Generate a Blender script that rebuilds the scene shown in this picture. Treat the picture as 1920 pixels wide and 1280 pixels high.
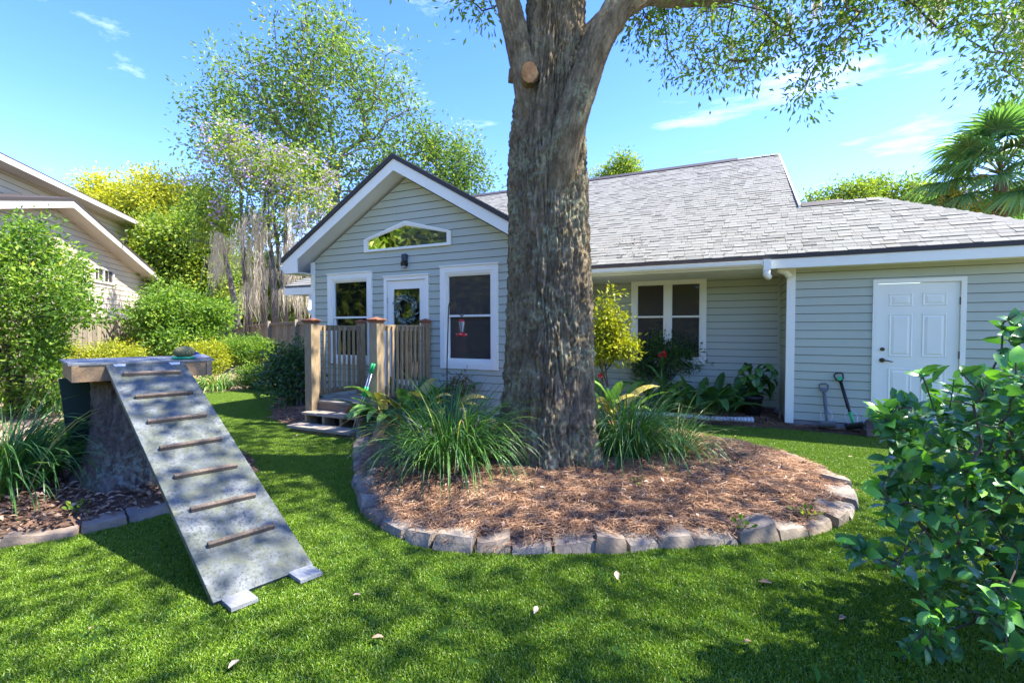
import bpy, math, random
import numpy as np
from mathutils import Vector, Matrix, Quaternion
R = math.radians
for o in list(bpy.data.objects): bpy.data.objects.remove(o)
S = bpy.context.scene
COL = S.collection
random.seed(7); RNG = np.random.default_rng(7)

# ------------------------------------------------------------------ camera
cd = bpy.data.cameras.new('camera'); cam = bpy.data.objects.new('camera', cd); COL.objects.link(cam)
cam.location = (0, 0, 1.55); cam.rotation_euler = (R(90 - 1.48), 0, R(24.6))
cd.lens = 16.0; cd.sensor_width = 36.0; cd.clip_start = 0.05; cd.clip_end = 1500
S.camera = cam
# ------------------------------------------------------------------ sky and sun
SUN = Vector((0.60, 0.22, 1.0)).normalized()          # towards the sun: right of and behind the house
elev = math.asin(SUN.z); azim = math.atan2(SUN.x, SUN.y)
W = bpy.data.worlds.new('World'); S.world = W; W.use_nodes = True
wn, wl = W.node_tree.nodes, W.node_tree.links; wn.clear()
def WN(t, **k):
    n = wn.new(t)
    for a, b in k.items(): setattr(n, a, b)
    return n
sky = WN('ShaderNodeTexSky', sky_type='NISHITA', sun_disc=False, sun_elevation=elev, sun_rotation=azim,
         air_density=1.0, dust_density=0.3, ozone_density=2.0)
hs = WN('ShaderNodeHueSaturation'); hs.inputs['Saturation'].default_value = 1.34; hs.inputs['Hue'].default_value = .524
tc = WN('ShaderNodeTexCoord'); mp = WN('ShaderNodeMapping')
mp.inputs['Scale'].default_value = (1.2, 3.0, 7.0); mp.inputs['Rotation'].default_value = (0, R(14), R(20))
nz = WN('ShaderNodeTexNoise'); nz.inputs['Scale'].default_value = 1.6; nz.inputs['Detail'].default_value = 7; nz.inputs['Roughness'].default_value = .62
cr = WN('ShaderNodeMapRange'); cr.inputs[1].default_value = .625; cr.inputs[2].default_value = .88; cr.inputs[3].default_value = 0; cr.inputs[4].default_value = .5
mx = WN('ShaderNodeMix', data_type='RGBA'); mx.inputs['B'].default_value = (6.5, 6.9, 7.4, 1)
bg = WN('ShaderNodeBackground'); bg.inputs['Strength'].default_value = 0.09
wo = WN('ShaderNodeOutputWorld')
wl.new(sky.outputs[0], hs.inputs['Color']); wl.new(hs.outputs[0], mx.inputs['A'])
wl.new(tc.outputs['Generated'], mp.inputs[0]); wl.new(mp.outputs[0], nz.inputs['Vector'])
wl.new(nz.outputs[0], cr.inputs[0]); wl.new(cr.outputs[0], mx.inputs['Factor'])
wl.new(mx.outputs['Result'], bg.inputs['Color']); wl.new(bg.outputs[0], wo.inputs[0])
sl = bpy.data.lights.new('sun', 'SUN'); sl.energy = 2.5; sl.angle = R(0.55); sl.color = (1.0, .95, .86)
so = bpy.data.objects.new('sun', sl); COL.objects.link(so)
so.rotation_euler = SUN.to_track_quat('Z', 'Y').to_euler(); so.location = (20, 8, 30)
S.view_settings.view_transform = 'Standard'; S.view_settings.look = 'None'
S.view_settings.gamma = 1.0; S.view_settings.use_curve_mapping = False
S.view_settings.exposure = 2.85

# ------------------------------------------------------------------ noise in numpy
_prm = np.random.default_rng(3).permutation(256); _prm = np.concatenate([_prm, _prm])
_grd = np.random.default_rng(4).normal(size=(256, 3)); _grd /= np.linalg.norm(_grd, axis=1)[:, None]
def noise3(p):
    p = np.asarray(p, float); i = np.floor(p).astype(int); f = p - i; i &= 255
    u = f * f * f * (f * (f * 6 - 15) + 10); out = 0
    for dx in (0, 1):
        for dy in (0, 1):
            for dz in (0, 1):
                h = _prm[_prm[_prm[(i[:, 0] + dx) & 255] + ((i[:, 1] + dy) & 255)] + ((i[:, 2] + dz) & 255)]
                g = _grd[h]
                d = g[:, 0] * (f[:, 0] - dx) + g[:, 1] * (f[:, 1] - dy) + g[:, 2] * (f[:, 2] - dz)
                w = (u[:, 0] if dx else 1 - u[:, 0]) * (u[:, 1] if dy else 1 - u[:, 1]) * (u[:, 2] if dz else 1 - u[:, 2])
                out = out + w * d
    return out
def fbm(p, o=4):
    p = np.asarray(p, float); a = 1.0; s = 0
    for k in range(o): s = s + a * noise3(p * 2 ** k + 17.3 * k); a *= .5
    return s

# ------------------------------------------------------------------ objects
def tag(o, label, cat, group=None):
    o['label'] = label; o['category'] = cat
    if group: o['group'] = group
    return o
def thing(name, label, cat, loc=(0, 0, 0), group=None):
    o = bpy.data.objects.new(name, None); COL.objects.link(o); o.location = loc; o.empty_display_size = .1
    return tag(o, label, cat, group)
def root_loc(p):
    v = Vector((0, 0, 0))
    while p is not None: v += Vector(p.location); p = p.parent
    return v
def place(name, me, parent=None, loc=None, rot=None, scale=None):
    o = bpy.data.objects.new(name, me); COL.objects.link(o)
    if parent: o.parent = parent
    if loc is not None: o.location = Vector(loc) - (root_loc(parent) if parent else Vector((0, 0, 0)))
    if rot is not None: o.rotation_euler = rot
    if scale is not None: o.scale = scale if hasattr(scale, '__len__') else (scale,) * 3
    return o
class MB:
    def __init__(s): s.v = []; s.f = []
    def add(s, vs, fs):
        n = len(s.v); s.v += [tuple(map(float, v)) for v in vs]; s.f += [tuple(n + i for i in f) for f in fs]; return s
    def box(s, x0, x1, y0, y1, z0, z1):
        return s.add([(x0,y0,z0),(x1,y0,z0),(x1,y1,z0),(x0,y1,z0),(x0,y0,z1),(x1,y0,z1),(x1,y1,z1),(x0,y1,z1)],
                     [(3,2,1,0),(4,5,6,7),(0,1,5,4),(1,2,6,5),(2,3,7,6),(3,0,4,7)])
    def hexa(s, P):                                     # 8 corners in the order of box()
        return s.add(P, [(3,2,1,0),(4,5,6,7),(0,1,5,4),(1,2,6,5),(2,3,7,6),(3,0,4,7)])
    def obox(s, c, u, w, n, a, b, t):                   # centred at c, half sizes a, b, t along u, w, n
        c, u, w, n = map(Vector, (c, u, w, n))
        return s.hexa([c + u*i*a + w*j*b + n*k*t for i, j, k in ((-1,-1,-1),(1,-1,-1),(1,1,-1),(-1,1,-1),(-1,-1,1),(1,-1,1),(1,1,1),(-1,1,1))])
    def bar(s, p, q, a, b, up=(0, 0, 1)):
        p, q = Vector(p), Vector(q); d = (q - p); L = d.length; d.normalize()
        w = d.cross(Vector(up)); w.normalize(); n = w.cross(d)
        return s.obox((p + q) / 2, d, w, n, L / 2, a / 2, b / 2)
    def prism(s, poly, off):
        off = Vector(off); n = len(poly); P = [Vector(p) for p in poly]
        return s.add(P + [p + off for p in P], [tuple(range(n))[::-1], tuple(range(n, 2 * n))] + [(i, (i + 1) % n, n + (i + 1) % n, n + i) for i in range(n)])
    def tube(s, pts, rad, n=8, cap=True):
        pts = [Vector(p) for p in pts]; m = len(pts)
        if not hasattr(rad, '__len__'): rad = [rad] * m
        ref = None; rings = []
        for i, p in enumerate(pts):
            d = (pts[min(i + 1, m - 1)] - pts[max(i - 1, 0)]).normalized()
            if ref is None:
                ref = d.orthogonal().normalized()
            ref = (ref - d * ref.dot(d)); ref = ref.normalized() if ref.length > 1e-6 else d.orthogonal().normalized()
            b = d.cross(ref)
            rings.append([p + (ref * math.cos(6.28319 * k / n) + b * math.sin(6.28319 * k / n)) * rad[i] for k in range(n)])
        fs = []
        for i in range(m - 1):
            for k in range(n): fs.append((i*n + k, i*n + (k+1) % n, (i+1)*n + (k+1) % n, (i+1)*n + k))
        if cap: fs += [tuple(range(n))[::-1], tuple(range((m-1)*n, m*n))]
        return s.add([v for r in rings for v in r], fs)
    def lathe(s, c, prof, n=20):
        c = Vector(c); vs = []; m = len(prof)
        for r, z in prof: vs += [c + Vector((r*math.cos(6.28319*k/n), r*math.sin(6.28319*k/n), z)) for k in range(n)]
        fs = [(i*n + k, i*n + (k+1) % n, (i+1)*n + (k+1) % n, (i+1)*n + k) for i in range(m-1) for k in range(n)]
        return s.add(vs, fs + [tuple(range(n))[::-1], tuple(range((m-1)*n, m*n))])
    def mesh(s, name, mat, origin=(0, 0, 0), smooth=False):
        ox, oy, oz = origin; me = bpy.data.meshes.new(name)
        me.from_pydata([(a-ox, b-oy, c-oz) for a, b, c in s.v], [], s.f); me.update()
        if mat: me.materials.append(mat)
        if smooth: me.polygons.foreach_set('use_smooth', [True] * len(me.polygons))
        return me
    def build(s, name, mat, parent=None, smooth=False, bevel=0):
        o = place(name, s.mesh(name, mat, root_loc(parent) if parent else (0, 0, 0), smooth), parent)
        if bevel:
            m = o.modifiers.new('bevel', 'BEVEL'); m.width = bevel; m.segments = 2; m.limit_method = 'ANGLE'
        return o
def npmesh(name, V, F, mat, var=None, smooth=False, origin=(0, 0, 0)):
    V = np.asarray(V, np.float32) - np.asarray(origin, np.float32); F = np.asarray(F, np.int32); k = F.shape[1]
    me = bpy.data.meshes.new(name)
    me.vertices.add(len(V)); me.vertices.foreach_set('co', V.ravel())
    me.loops.add(F.size); me.loops.foreach_set('vertex_index', F.ravel())
    me.polygons.add(len(F)); me.polygons.foreach_set('loop_start', np.arange(0, F.size, k, dtype=np.int32))
    me.polygons.foreach_set('use_smooth', np.full(len(F), smooth))
    if var is not None:
        a = me.attributes.new('var', 'FLOAT', 'POINT'); a.data.foreach_set('value', np.asarray(var, np.float32))
    me.update(calc_edges=True); me.validate()
    if mat: me.materials.append(mat)
    return me
def npobj(name, V, F, mat, parent=None, var=None, smooth=False):
    return place(name, npmesh(name, V, F, mat, var, smooth, root_loc(parent) if parent else (0, 0, 0)), parent)
def norm(a): return a / np.maximum(np.linalg.norm(a, axis=-1, keepdims=True), 1e-9)

# ------------------------------------------------------------------ materials
def mat(name, base, rough=.6, spec=.4, build=None, transl=0, tcol=None, bump=None):
    m = bpy.data.materials.new(name); m.use_nodes = True; nt = m.node_tree; N, L = nt.nodes, nt.links
    b = N['Principled BSDF']; b.inputs['Base Color'].default_value = (*base, 1); b.inputs['Roughness'].default_value = rough
    b.inputs['Specular IOR Level'].default_value = spec
    if build:
        c = build(N, L, b)
        if c is not None: L.new(c, b.inputs['Base Color'])
    if transl:
        t = N.new('ShaderNodeBsdfTranslucent'); mxs = N.new('ShaderNodeMixShader'); mxs.inputs[0].default_value = transl
        src = b.inputs['Base Color'].links
        if src:
            g = N.new('ShaderNodeMix'); g.data_type = 'RGBA'; g.blend_type = 'MULTIPLY'; g.inputs['Factor'].default_value = 1
            L.new(src[0].from_socket, g.inputs['A']); g.inputs['B'].default_value = (*(tcol or (1.25, 1.35, .6)), 1)
            L.new(g.outputs['Result'], t.inputs['Color'])
        L.new(b.outputs[0], mxs.inputs[1]); L.new(t.outputs[0], mxs.inputs[2]); L.new(mxs.outputs[0], N['Material Output'].inputs[0])
    return m
def ramp(N, L, fac, stops, interp='LINEAR'):
    r = N.new('ShaderNodeValToRGB'); r.color_ramp.interpolation = interp; e = r.color_ramp.elements
    while len(e) < len(stops): e.new(.5)
    for i, (p, c) in enumerate(stops): e[i].position = p; e[i].color = (*c, 1)
    L.new(fac, r.inputs[0]); return r.outputs[0]
def tnoise(N, L, scale, detail=4, rough=.55, mapscale=None, coord='Object', dist=0):
    t = N.new('ShaderNodeTexCoord'); n = N.new('ShaderNodeTexNoise')
    n.inputs['Scale'].default_value = scale; n.inputs['Detail'].default_value = detail; n.inputs['Roughness'].default_value = rough
    n.inputs['Distortion'].default_value = dist
    if mapscale:
        mpp = N.new('ShaderNodeMapping'); mpp.inputs['Scale'].default_value = mapscale
        L.new(t.outputs[coord], mpp.inputs[0]); L.new(mpp.outputs[0], n.inputs['Vector'])
    else: L.new(t.outputs[coord], n.inputs['Vector'])
    return n.outputs[0]
def mixc(N, L, fac, a, b, mode='MIX'):
    g = N.new('ShaderNodeMix'); g.data_type = 'RGBA'; g.blend_type = mode
    for s, v in (('Factor', fac), ('A', a), ('B', b)):
        if hasattr(v, 'is_output'): L.new(v, g.inputs[s])
        elif s == 'Factor': g.inputs[s].default_value = v
        else: g.inputs[s].default_value = (*v, 1)
    return g.outputs['Result']
def bumpn(N, L, b, h, strength=.4, dist=.01):
    n = N.new('ShaderNodeBump'); n.inputs['Strength'].default_value = strength; n.inputs['Distance'].default_value = dist
    L.new(h, n.inputs['Height']); L.new(n.outputs[0], b.inputs['Normal'])
def attr(N, name='var'):
    a = N.new('ShaderNodeAttribute'); a.attribute_name = name; return a.outputs['Fac']
LK = {'camellia_leaf': 1.65, 'dead_leaf': 1.25, 'spanish_moss': 1.0, 'lavender_petal': 1.0, 'yellow_leaf': 1.2, 'golden_leaf': 1.1, 'red_petal': 1.0, 'eucalyptus': 1.0, 'liriope_flower': 1.2}
def leafmat(name, stops, rough=.45, spec=.5, transl=.42, tcol=None):
    stops = [(p_, tuple(min(.8, x * LK.get(name, 1.5)) for x in c_)) for p_, c_ in stops]
    def bld(N, L, b): return ramp(N, L, attr(N), stops)
    return mat(name, stops[0][1], rough, spec, bld, transl, tcol)
def paint(name, c, amt=.10, rough=.45, sc=3.0, bump=.08):
    def bld(N, L, b):
        n = tnoise(N, L, sc, 6); bumpn(N, L, b, tnoise(N, L, 60, 3, mapscale=(1, 1, 1)), bump, .004)
        return ramp(N, L, n, [(.3, tuple(x * (1 - amt) for x in c)), (.7, tuple(min(1, x * (1 + amt)) for x in c))])
    return mat(name, c, rough, .4, bld)
def wood(name, a, b_, c, ms, sc=6, rough=.8):
    def bld(N, L, b):
        n = tnoise(N, L, sc, 8, .65, ms, dist=.4); k = tnoise(N, L, 2.2, 4)
        oi = N.new('ShaderNodeObjectInfo'); col = ramp(N, L, n, [(.28, a), (.5, b_), (.72, c)])
        col = mixc(N, L, ramp(N, L, k, [(.35, (0, 0, 0)), (.75, (.5,) * 3)]), col, tuple(x * .55 for x in b_))
        hv = N.new('ShaderNodeHueSaturation'); mr = N.new('ShaderNodeMapRange'); mr.inputs[3].default_value = .8; mr.inputs[4].default_value = 1.2
        L.new(oi.outputs['Random'], mr.inputs[0]); L.new(mr.outputs[0], hv.inputs['Value']); L.new(col, hv.inputs['Color'])
        bumpn(N, L, b, n, .5, .004); return hv.outputs[0]
    return mat(name, b_, rough, .25, bld)
M = {}
M['siding'] = paint('siding_paint', (.45, .475, .37), .03, .5, 1.2, .0)
M['white'] = paint('white_paint', (.86, .84, .73), .03, .4, 2, .04)
M['soffit'] = paint('soffit_paint', (.84, .83, .80), .03, .6, 2, .04)
M['butt'] = mat('lap_shadow_edge', (.13, .135, .13), .8)  # dark tone paints the shadow line under each siding lap
M['black'] = mat('black_plastic', (.015, .015, .017), .35)
M['steel'] = mat('steel', (.55, .56, .57), .35); M['steel'].node_tree.nodes['Principled BSDF'].inputs['Metallic'].default_value = .9
M['bronze'] = mat('bronze', (.11, .085, .055), .35); M['bronze'].node_tree.nodes['Principled BSDF'].inputs['Metallic'].default_value = .8
M['drip'] = mat('drip_edge', (.045, .038, .036), .6)
def _glass(name, tint, mixd, tr=.75, ior=1.55):
    m = bpy.data.materials.new(name); m.use_nodes = True; N, L = m.node_tree.nodes, m.node_tree.links; N.clear()
    o = N.new('ShaderNodeOutputMaterial'); g = N.new('ShaderNodeBsdfGlossy'); g.inputs['Roughness'].default_value = .015
    t = N.new('ShaderNodeBsdfTransparent'); t.inputs[0].default_value = (tr, tr, tr, 1)
    d = N.new('ShaderNodeBsdfDiffuse'); d.inputs[0].default_value = (*tint, 1)
    m1 = N.new('ShaderNodeMixShader'); m1.inputs[0].default_value = mixd; L.new(t.outputs[0], m1.inputs[1]); L.new(d.outputs[0], m1.inputs[2])
    fr = N.new('ShaderNodeFresnel'); fr.inputs[0].default_value = ior
    nzz = tnoise(N, L, 1.3, 2); bb = N.new('ShaderNodeBump'); bb.inputs['Strength'].default_value = .04; bb.inputs['Distance'].default_value = .02
    L.new(nzz, bb.inputs['Height']); L.new(bb.outputs[0], g.inputs['Normal'])
    m2 = N.new('ShaderNodeMixShader'); L.new(fr.outputs[0], m2.inputs[0]); L.new(m1.outputs[0], m2.inputs[1]); L.new(g.outputs[0], m2.inputs[2])
    L.new(m2.outputs[0], o.inputs[0]); return m
M['glass'] = _glass('window_glass', (.10, .11, .10), .06)
M['screen'] = _glass('screened_glass', (.125, .108, .095), .5, .6, 1.28)
M['interior'] = mat('interior_wall', (.16, .13, .11), .8)
def _shingle(N, L, b):
    v = attr(N); n = tnoise(N, L, 90, 3); k = tnoise(N, L, .7, 4)
    c = ramp(N, L, v, [(0, (.13, .13, .116)), (.12, (.182, .182, .162)), (.5, (.21, .21, .187)), (.8, (.23, .23, .204)), (1, (.195, .188, .162))])
    c = mixc(N, L, .35, c, ramp(N, L, n, [(.3, (.12,) * 3), (.7, (.62,) * 3)]), 'OVERLAY')
    c = mixc(N, L, ramp(N, L, k, [(.45, (0,) * 3), (.75, (.35,) * 3)]), c, (.22, .21, .20)); bumpn(N, L, b, n, .5, .003); return c
M['shingle'] = mat('asphalt_shingle', (.3, .3, .3), .9, .2, _shingle)
def _roofd(N, L, b):
    n = tnoise(N, L, 30, 4); return ramp(N, L, n, [(.3, (.18, .17, .17)), (.7, (.32, .31, .30))])
M['roofdeck'] = mat('roof_felt', (.25, .24, .24), .9, .2, _roofd)
M['deckwood'] = wood('weathered_deck_wood', (.20, .16, .12), (.33, .28, .22), (.44, .39, .33), (14, 2, 14))
M['treated_v'] = wood('treated_timber_upright', (.22, .155, .08), (.35, .26, .15), (.45, .36, .225), (9, 9, 1.2))
M['treated_h'] = wood('treated_timber_rail', (.20, .14, .075), (.32, .235, .135), (.42, .33, .20), (2, 2, 14))
M['cap'] = wood('cedar_cap', (.22, .085, .045), (.34, .14, .075), (.42, .19, .11), (8, 8, 8))
M['fencewood'] = wood('grey_fence_wood', (.15, .125, .09), (.26, .215, .155), (.35, .30, .23), (9, 9, 1.1))
M['brick'] = paint('brick_clay', (.17, .085, .065), .35, .9, 9, .5)
M['concrete'] = paint('concrete', (.30, .29, .27), .2, .9, 8, .4)

# ------------------------------------------------------------------ foliage helpers
T_LEAF2 = (np.array([[0,0,0],[.48,.5,.10],[1,0,0],[.48,-.5,.10]]), [(0,2,1),(0,3,2)])
T_LEAF8 = (np.array([[0,0,0],[.16,.26,.05],[.18,0,0],[.16,-.26,.05],[.45,.5,.10],[.46,0,.02],[.45,-.5,.10],
                     [.76,.34,.03],[.78,0,-.03],[.76,-.34,.03],[1,0,-.12]]),
           [(0,2,1),(0,3,2),(1,2,5),(1,5,4),(2,3,6),(2,6,5),(4,5,8),(4,8,7),(5,6,9),(5,9,8),(7,8,10),(8,9,10)])
def leaves(P, D, size, width, tpl=T_LEAF2, var=None, flat=.4, rng=RNG):
    """leaf blades at P pointing along D; returns V, F, var for npobj"""
    P = np.asarray(P, float); D = norm(np.asarray(D, float)); n = len(P); size = np.broadcast_to(size, (n,)); width = np.broadcast_to(width, (n,))
    up = norm(np.array([0, 0, 1.]) * flat + rng.normal(size=(n, 3)) * (1 - flat))
    B = norm(np.cross(up, D)); Nn = np.cross(D, B); t, f = tpl; k = len(t)
    V = P[:, None] + size[:, None, None] * (t[None, :, 0:1] * D[:, None] + t[None, :, 1:2] * width[:, None, None] * B[:, None] + t[None, :, 2:3] * Nn[:, None])
    F = (np.asarray(f)[None] + (np.arange(n) * k)[:, None, None]).reshape(-1, 3)
    if var is None: var = rng.random(n)
    return V.reshape(-1, 3), F, np.repeat(var, k)
def rand_dir(n, rng=RNG): return norm(rng.normal(size=(n, 3)))
def in_ell(ells, n, rng=RNG, shell=0.0):
    """points spread through a union of ellipsoids (cx,cy,cz,rx,ry,rz[,weight])"""
    w = np.array([e[6] if len(e) > 6 else e[3] * e[4] * e[5] for e in ells]); w = w / w.sum()
    idx = rng.choice(len(ells), n, p=w); E = np.array([e[:6] for e in ells])[idx]
    r = (shell ** 3 + (1 - shell ** 3) * rng.random(n)) ** (1 / 3.)
    return E[:, :3] + rand_dir(n, rng) * r[:, None] * E[:, 3:]
def skeleton(trunk, trad, att, tipr=.012, expo=2.3, bend=.10, sides=5, kpath=.25, rng=RNG, rscale=1.0):
    """branches from a trunk polyline to attractors; returns MB and node list"""
    pos = [np.array(p, float) for p in trunk]; par = [-1] + list(range(len(trunk) - 1)); plen = [0.0]
    for i in range(1, len(pos)): plen.append(plen[-1] + np.linalg.norm(pos[i] - pos[i-1]) * .3)
    A = np.asarray(att, float); top = pos[-1]; order = np.argsort(np.linalg.norm(A - top, axis=1)); tip = []
    first = max(1, len(trunk) // 2)
    for i in order:
        a = A[i]; X = np.array(pos[first - 1:]); d = np.linalg.norm(X - a, axis=1) + kpath * np.array(plen[first - 1:]) + np.maximum(0, X[:, 2] - a[2]) * .4
        j = int(np.argmin(d)) + first - 1; q = pos[j]; L = np.linalg.norm(a - q)
        if L > .05:
            m = (q + a) / 2 + rng.normal(size=3) * bend * L + np.array([0, 0, bend * L * .6])
            pos.append(m); par.append(j); plen.append(plen[j] + L / 2); j = len(pos) - 1
        pos.append(a); par.append(j); plen.append(plen[j] + L / 2); tip.append(len(pos) - 1)
    n = len(pos); r = np.zeros(n); acc = np.zeros(n)
    for i in range(n - 1, -1, -1):
        r[i] = max(tipr ** expo, acc[i]) ** (1 / expo)
        if par[i] >= 0: acc[par[i]] += r[i] ** expo
    r *= rscale
    for i in range(len(trunk)): r[i] = max(trad[i], 0)
    mb = MB()
    for i in range(len(trunk), n):
        p = par[i]; mb.tube([pos[p], pos[i]], [min(r[p], r[i] * 1.35), r[i]], sides, False)
    return mb, np.array(pos), tip
def crown_leaves(att, per, spread, lsize, lw, tpl=T_LEAF2, droop=.2, rng=RNG, gauss=True, var=None, flat=.35):
    A = np.repeat(np.asarray(att, float), per, axis=0); n = len(A)
    off = rng.normal(size=(n, 3)) * spread if gauss else rand_dir(n, rng) * spread * rng.random((n, 1)) ** .33
    D = norm(off + rng.normal(size=(n, 3)) * spread * .8 - np.array([0, 0, droop * spread]))
    sz = lsize * rng.uniform(.65, 1.2, n)
    base = np.repeat(rng.random(len(att)), per); v = np.clip(base * .55 + rng.random(n) * .45, 0, 1) if var is None else var
    return leaves(A + off, D, sz, lw, tpl, v, flat, rng)
def ribbon(base, d0, L, w, droop, seg=7, fold=.25, rng=RNG, tw=None):
    """arching strap leaves: base (n,3), start direction d0 (n,3), length, width"""
    n = len(base); L = np.broadcast_to(L, (n,)); w = np.broadcast_to(w, (n,)); droop = np.broadcast_to(droop, (n,))
    P = base.copy(); D = norm(d0).copy(); rows = []; H = norm(np.cross(D, np.array([0, 0, 1.]) + rng.normal(size=(n, 3)) * .15))
    for s in range(seg + 1):
        t = s / seg; ww = w * (np.sin(math.pi * min(1, (t * .86 + .14))) ** .6 if tw is None else tw(t)) * .5
        if s == seg: ww = ww * 0 + .0004
        Nn = np.cross(H, D)
        rows.append(np.stack([P + H * ww[:, None] + Nn * (ww * fold)[:, None], P, P - H * ww[:, None] + Nn * (ww * fold)[:, None]], 1))
        P = P + D * (L / seg)[:, None]; D = D.copy(); D[:, 2] -= droop / seg * (1 + 1.2 * t); D = norm(D)
    V = np.stack(rows, 1).reshape(n, -1, 3); k = V.shape[1]; f = []
    for s in range(seg):
        for c in (0, 1):
            a = s * 3 + c; f += [(a, a + 1, a + 4), (a, a + 4, a + 3)]
    F = (np.asarray(f)[None] + (np.arange(n) * k)[:, None, None]).reshape(-1, 3)
    return V.reshape(-1, 3), F, k
def scatter(name, pts, rotz, scl, templates, tilt=0.0):
    """one object whose points each carry a copy of a template mesh (geometry nodes)"""
    idx = RNG.integers(0, len(templates), len(pts)); me = bpy.data.meshes.new(name); me.vertices.add(len(pts))
    me.vertices.foreach_set('co', np.asarray(pts, np.float32).ravel())
    for nm, dat in (('rz', rotz), ('sc', scl), ('ix', idx.astype(np.float32))):
        a = me.attributes.new(nm, 'FLOAT', 'POINT'); a.data.foreach_set('value', np.asarray(dat, np.float32))
    me.update(); o = place(name, me); o['kind'] = 'stuff'
    g = bpy.data.node_groups.new(name + '_nodes', 'GeometryNodeTree')
    g.interface.new_socket('Geometry', in_out='INPUT', socket_type='NodeSocketGeometry'); g.interface.new_socket('Geometry', in_out='OUTPUT', socket_type='NodeSocketGeometry')
    N, L = g.nodes, g.links; gi = N.new('NodeGroupInput'); go = N.new('NodeGroupOutput'); jn = N.new('GeometryNodeJoinGeometry')
    def at(nm):
        a = N.new('GeometryNodeInputNamedAttribute'); a.data_type = 'FLOAT'; a.inputs['Name'].default_value = nm; return a.outputs[0]
    cx = N.new('ShaderNodeCombineXYZ'); L.new(at('rz'), cx.inputs[2])
    for k, tm in enumerate(templates):
        to = bpy.data.objects.new(name + '_source', tm)
        oi = N.new('GeometryNodeObjectInfo'); oi.inputs['Object'].default_value = to
        cmp = N.new('FunctionNodeCompare'); cmp.data_type = 'FLOAT'; cmp.operation = 'EQUAL'; cmp.inputs['B'].default_value = k; cmp.inputs['Epsilon'].default_value = .1
        L.new(at('ix'), cmp.inputs['A'])
        ip = N.new('GeometryNodeInstanceOnPoints'); L.new(gi.outputs[0], ip.inputs['Points']); L.new(cmp.outputs[0], ip.inputs['Selection'])
        L.new(oi.outputs['Geometry'], ip.inputs['Instance']); L.new(cx.outputs[0], ip.inputs['Rotation']); L.new(at('sc'), ip.inputs['Scale'])
        L.new(ip.outputs[0], jn.inputs[0])
    L.new(jn.outputs[0], go.inputs[0])
    md = o.modifiers.new('scatter', 'NODES'); md.node_group = g
    return o
def inpoly(P, poly):
    x, y = P[:, 0], P[:, 1]; c = np.zeros(len(P), bool); n = len(poly)
    for i in range(n):
        x0, y0 = poly[i]; x1, y1 = poly[(i + 1) % n]
        k = ((y0 > y) != (y1 > y)) & (x < (x1 - x0) * (y - y0) / (y1 - y0 + 1e-12) + x0); c ^= k
    return c
def smooth_closed(pts, sub=6):
    pts = np.asarray(pts, float); n = len(pts); out = []
    for i in range(n):
        p0, p1, p2, p3 = pts[i-1], pts[i], pts[(i+1) % n], pts[(i+2) % n]
        for k in range(sub):
            t = k / sub; out.append(.5*((2*p1)+(-p0+p2)*t+(2*p0-5*p1+4*p2-p3)*t*t+(-p0+3*p1-3*p2+p3)*t**3))
    return np.array(out)

# ================================================================== GROUND
def struct(o): o['kind'] = 'structure'; return o
def _soil(N, L, b):
    n = tnoise(N, L, 1.2, 6); k = tnoise(N, L, 25, 5, .7); bumpn(N, L, b, k, .8, .03)
    c = ramp(N, L, n, [(.35, (.075, .05, .032)), (.6, (.13, .085, .052))])
    return mixc(N, L, .6, c, ramp(N, L, k, [(.3, (.07, .045, .03)), (.55, (.19, .12, .08)), (.8, (.32, .22, .15))]))
M['soil'] = mat('mulch_soil', (.1, .07, .05), .95, .1, _soil)
def _lawnbase(N, L, b):
    n = tnoise(N, L, 60, 4); return ramp(N, L, n, [(.3, (.012, .035, .006)), (.7, (.035, .085, .012))])
M['lawnbase'] = mat('turf_backing', (.03, .07, .01), .9, .1, _lawnbase)
def _field(N, L, b):
    n = tnoise(N, L, .5, 6); k = tnoise(N, L, 18, 5, .7); c = ramp(N, L, n, [(.35, (.23, .18, .125)), (.65, (.32, .25, .18))]); return mixc(N, L, .5, c, ramp(N, L, k, [(.3, (.14, .10, .07)), (.7, (.40, .31, .23))]))
mb = MB(); mb.add([(-500, -500, -.03), (500, -500, -.03), (500, 500, -.03), (-500, 500, -.03)], [(0, 1, 2, 3)]); struct(mb.build('ground', mat('sandy_litter_ground', (.28, .22, .16), .95, .1, _field)))
# stone border course of the big bed: centre line of the stones
BED_S = [(-4.62,5.02),(-4.12,4.40),(-3.62,3.90),(-3.20,3.47),(-2.84,3.13),(-2.47,2.90),(-2.13,2.78),(-1.84,2.76),(-1.56,2.82),(-1.28,2.92),
         (-1.01,3.07),(-.73,3.21),(-.47,3.37),(-.19,3.55),(.05,3.70),(.28,3.85),(.55,4.06),(.80,4.38),(1.00,4.88),(1.04,5.36),(.97,5.76),(.80,6.08),(.56,6.34),(.28,6.56),(-.10,6.76)]
BED = BED_S + [(-.6,6.95),(-1.3,7.15),(-2.2,7.35),(-2.8,7.4),(-2.8,6.5),(-4.4,6.5),(-4.5,5.5),(-4.75,5.25)]
ISL_S = [(-5.4,.75),(-5.0,1.05),(-4.72,1.36),(-4.45,1.72),(-4.36,2.02),(-4.30,2.30)]
ISLAND = [(-7.6,.2),(-6.4,.3)] + ISL_S + [(-4.35,2.75),(-4.6,3.3),(-5.2,3.65),(-6.0,3.55),(-6.9,2.9),(-7.7,2.0),(-8.2,1.0)]
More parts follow.
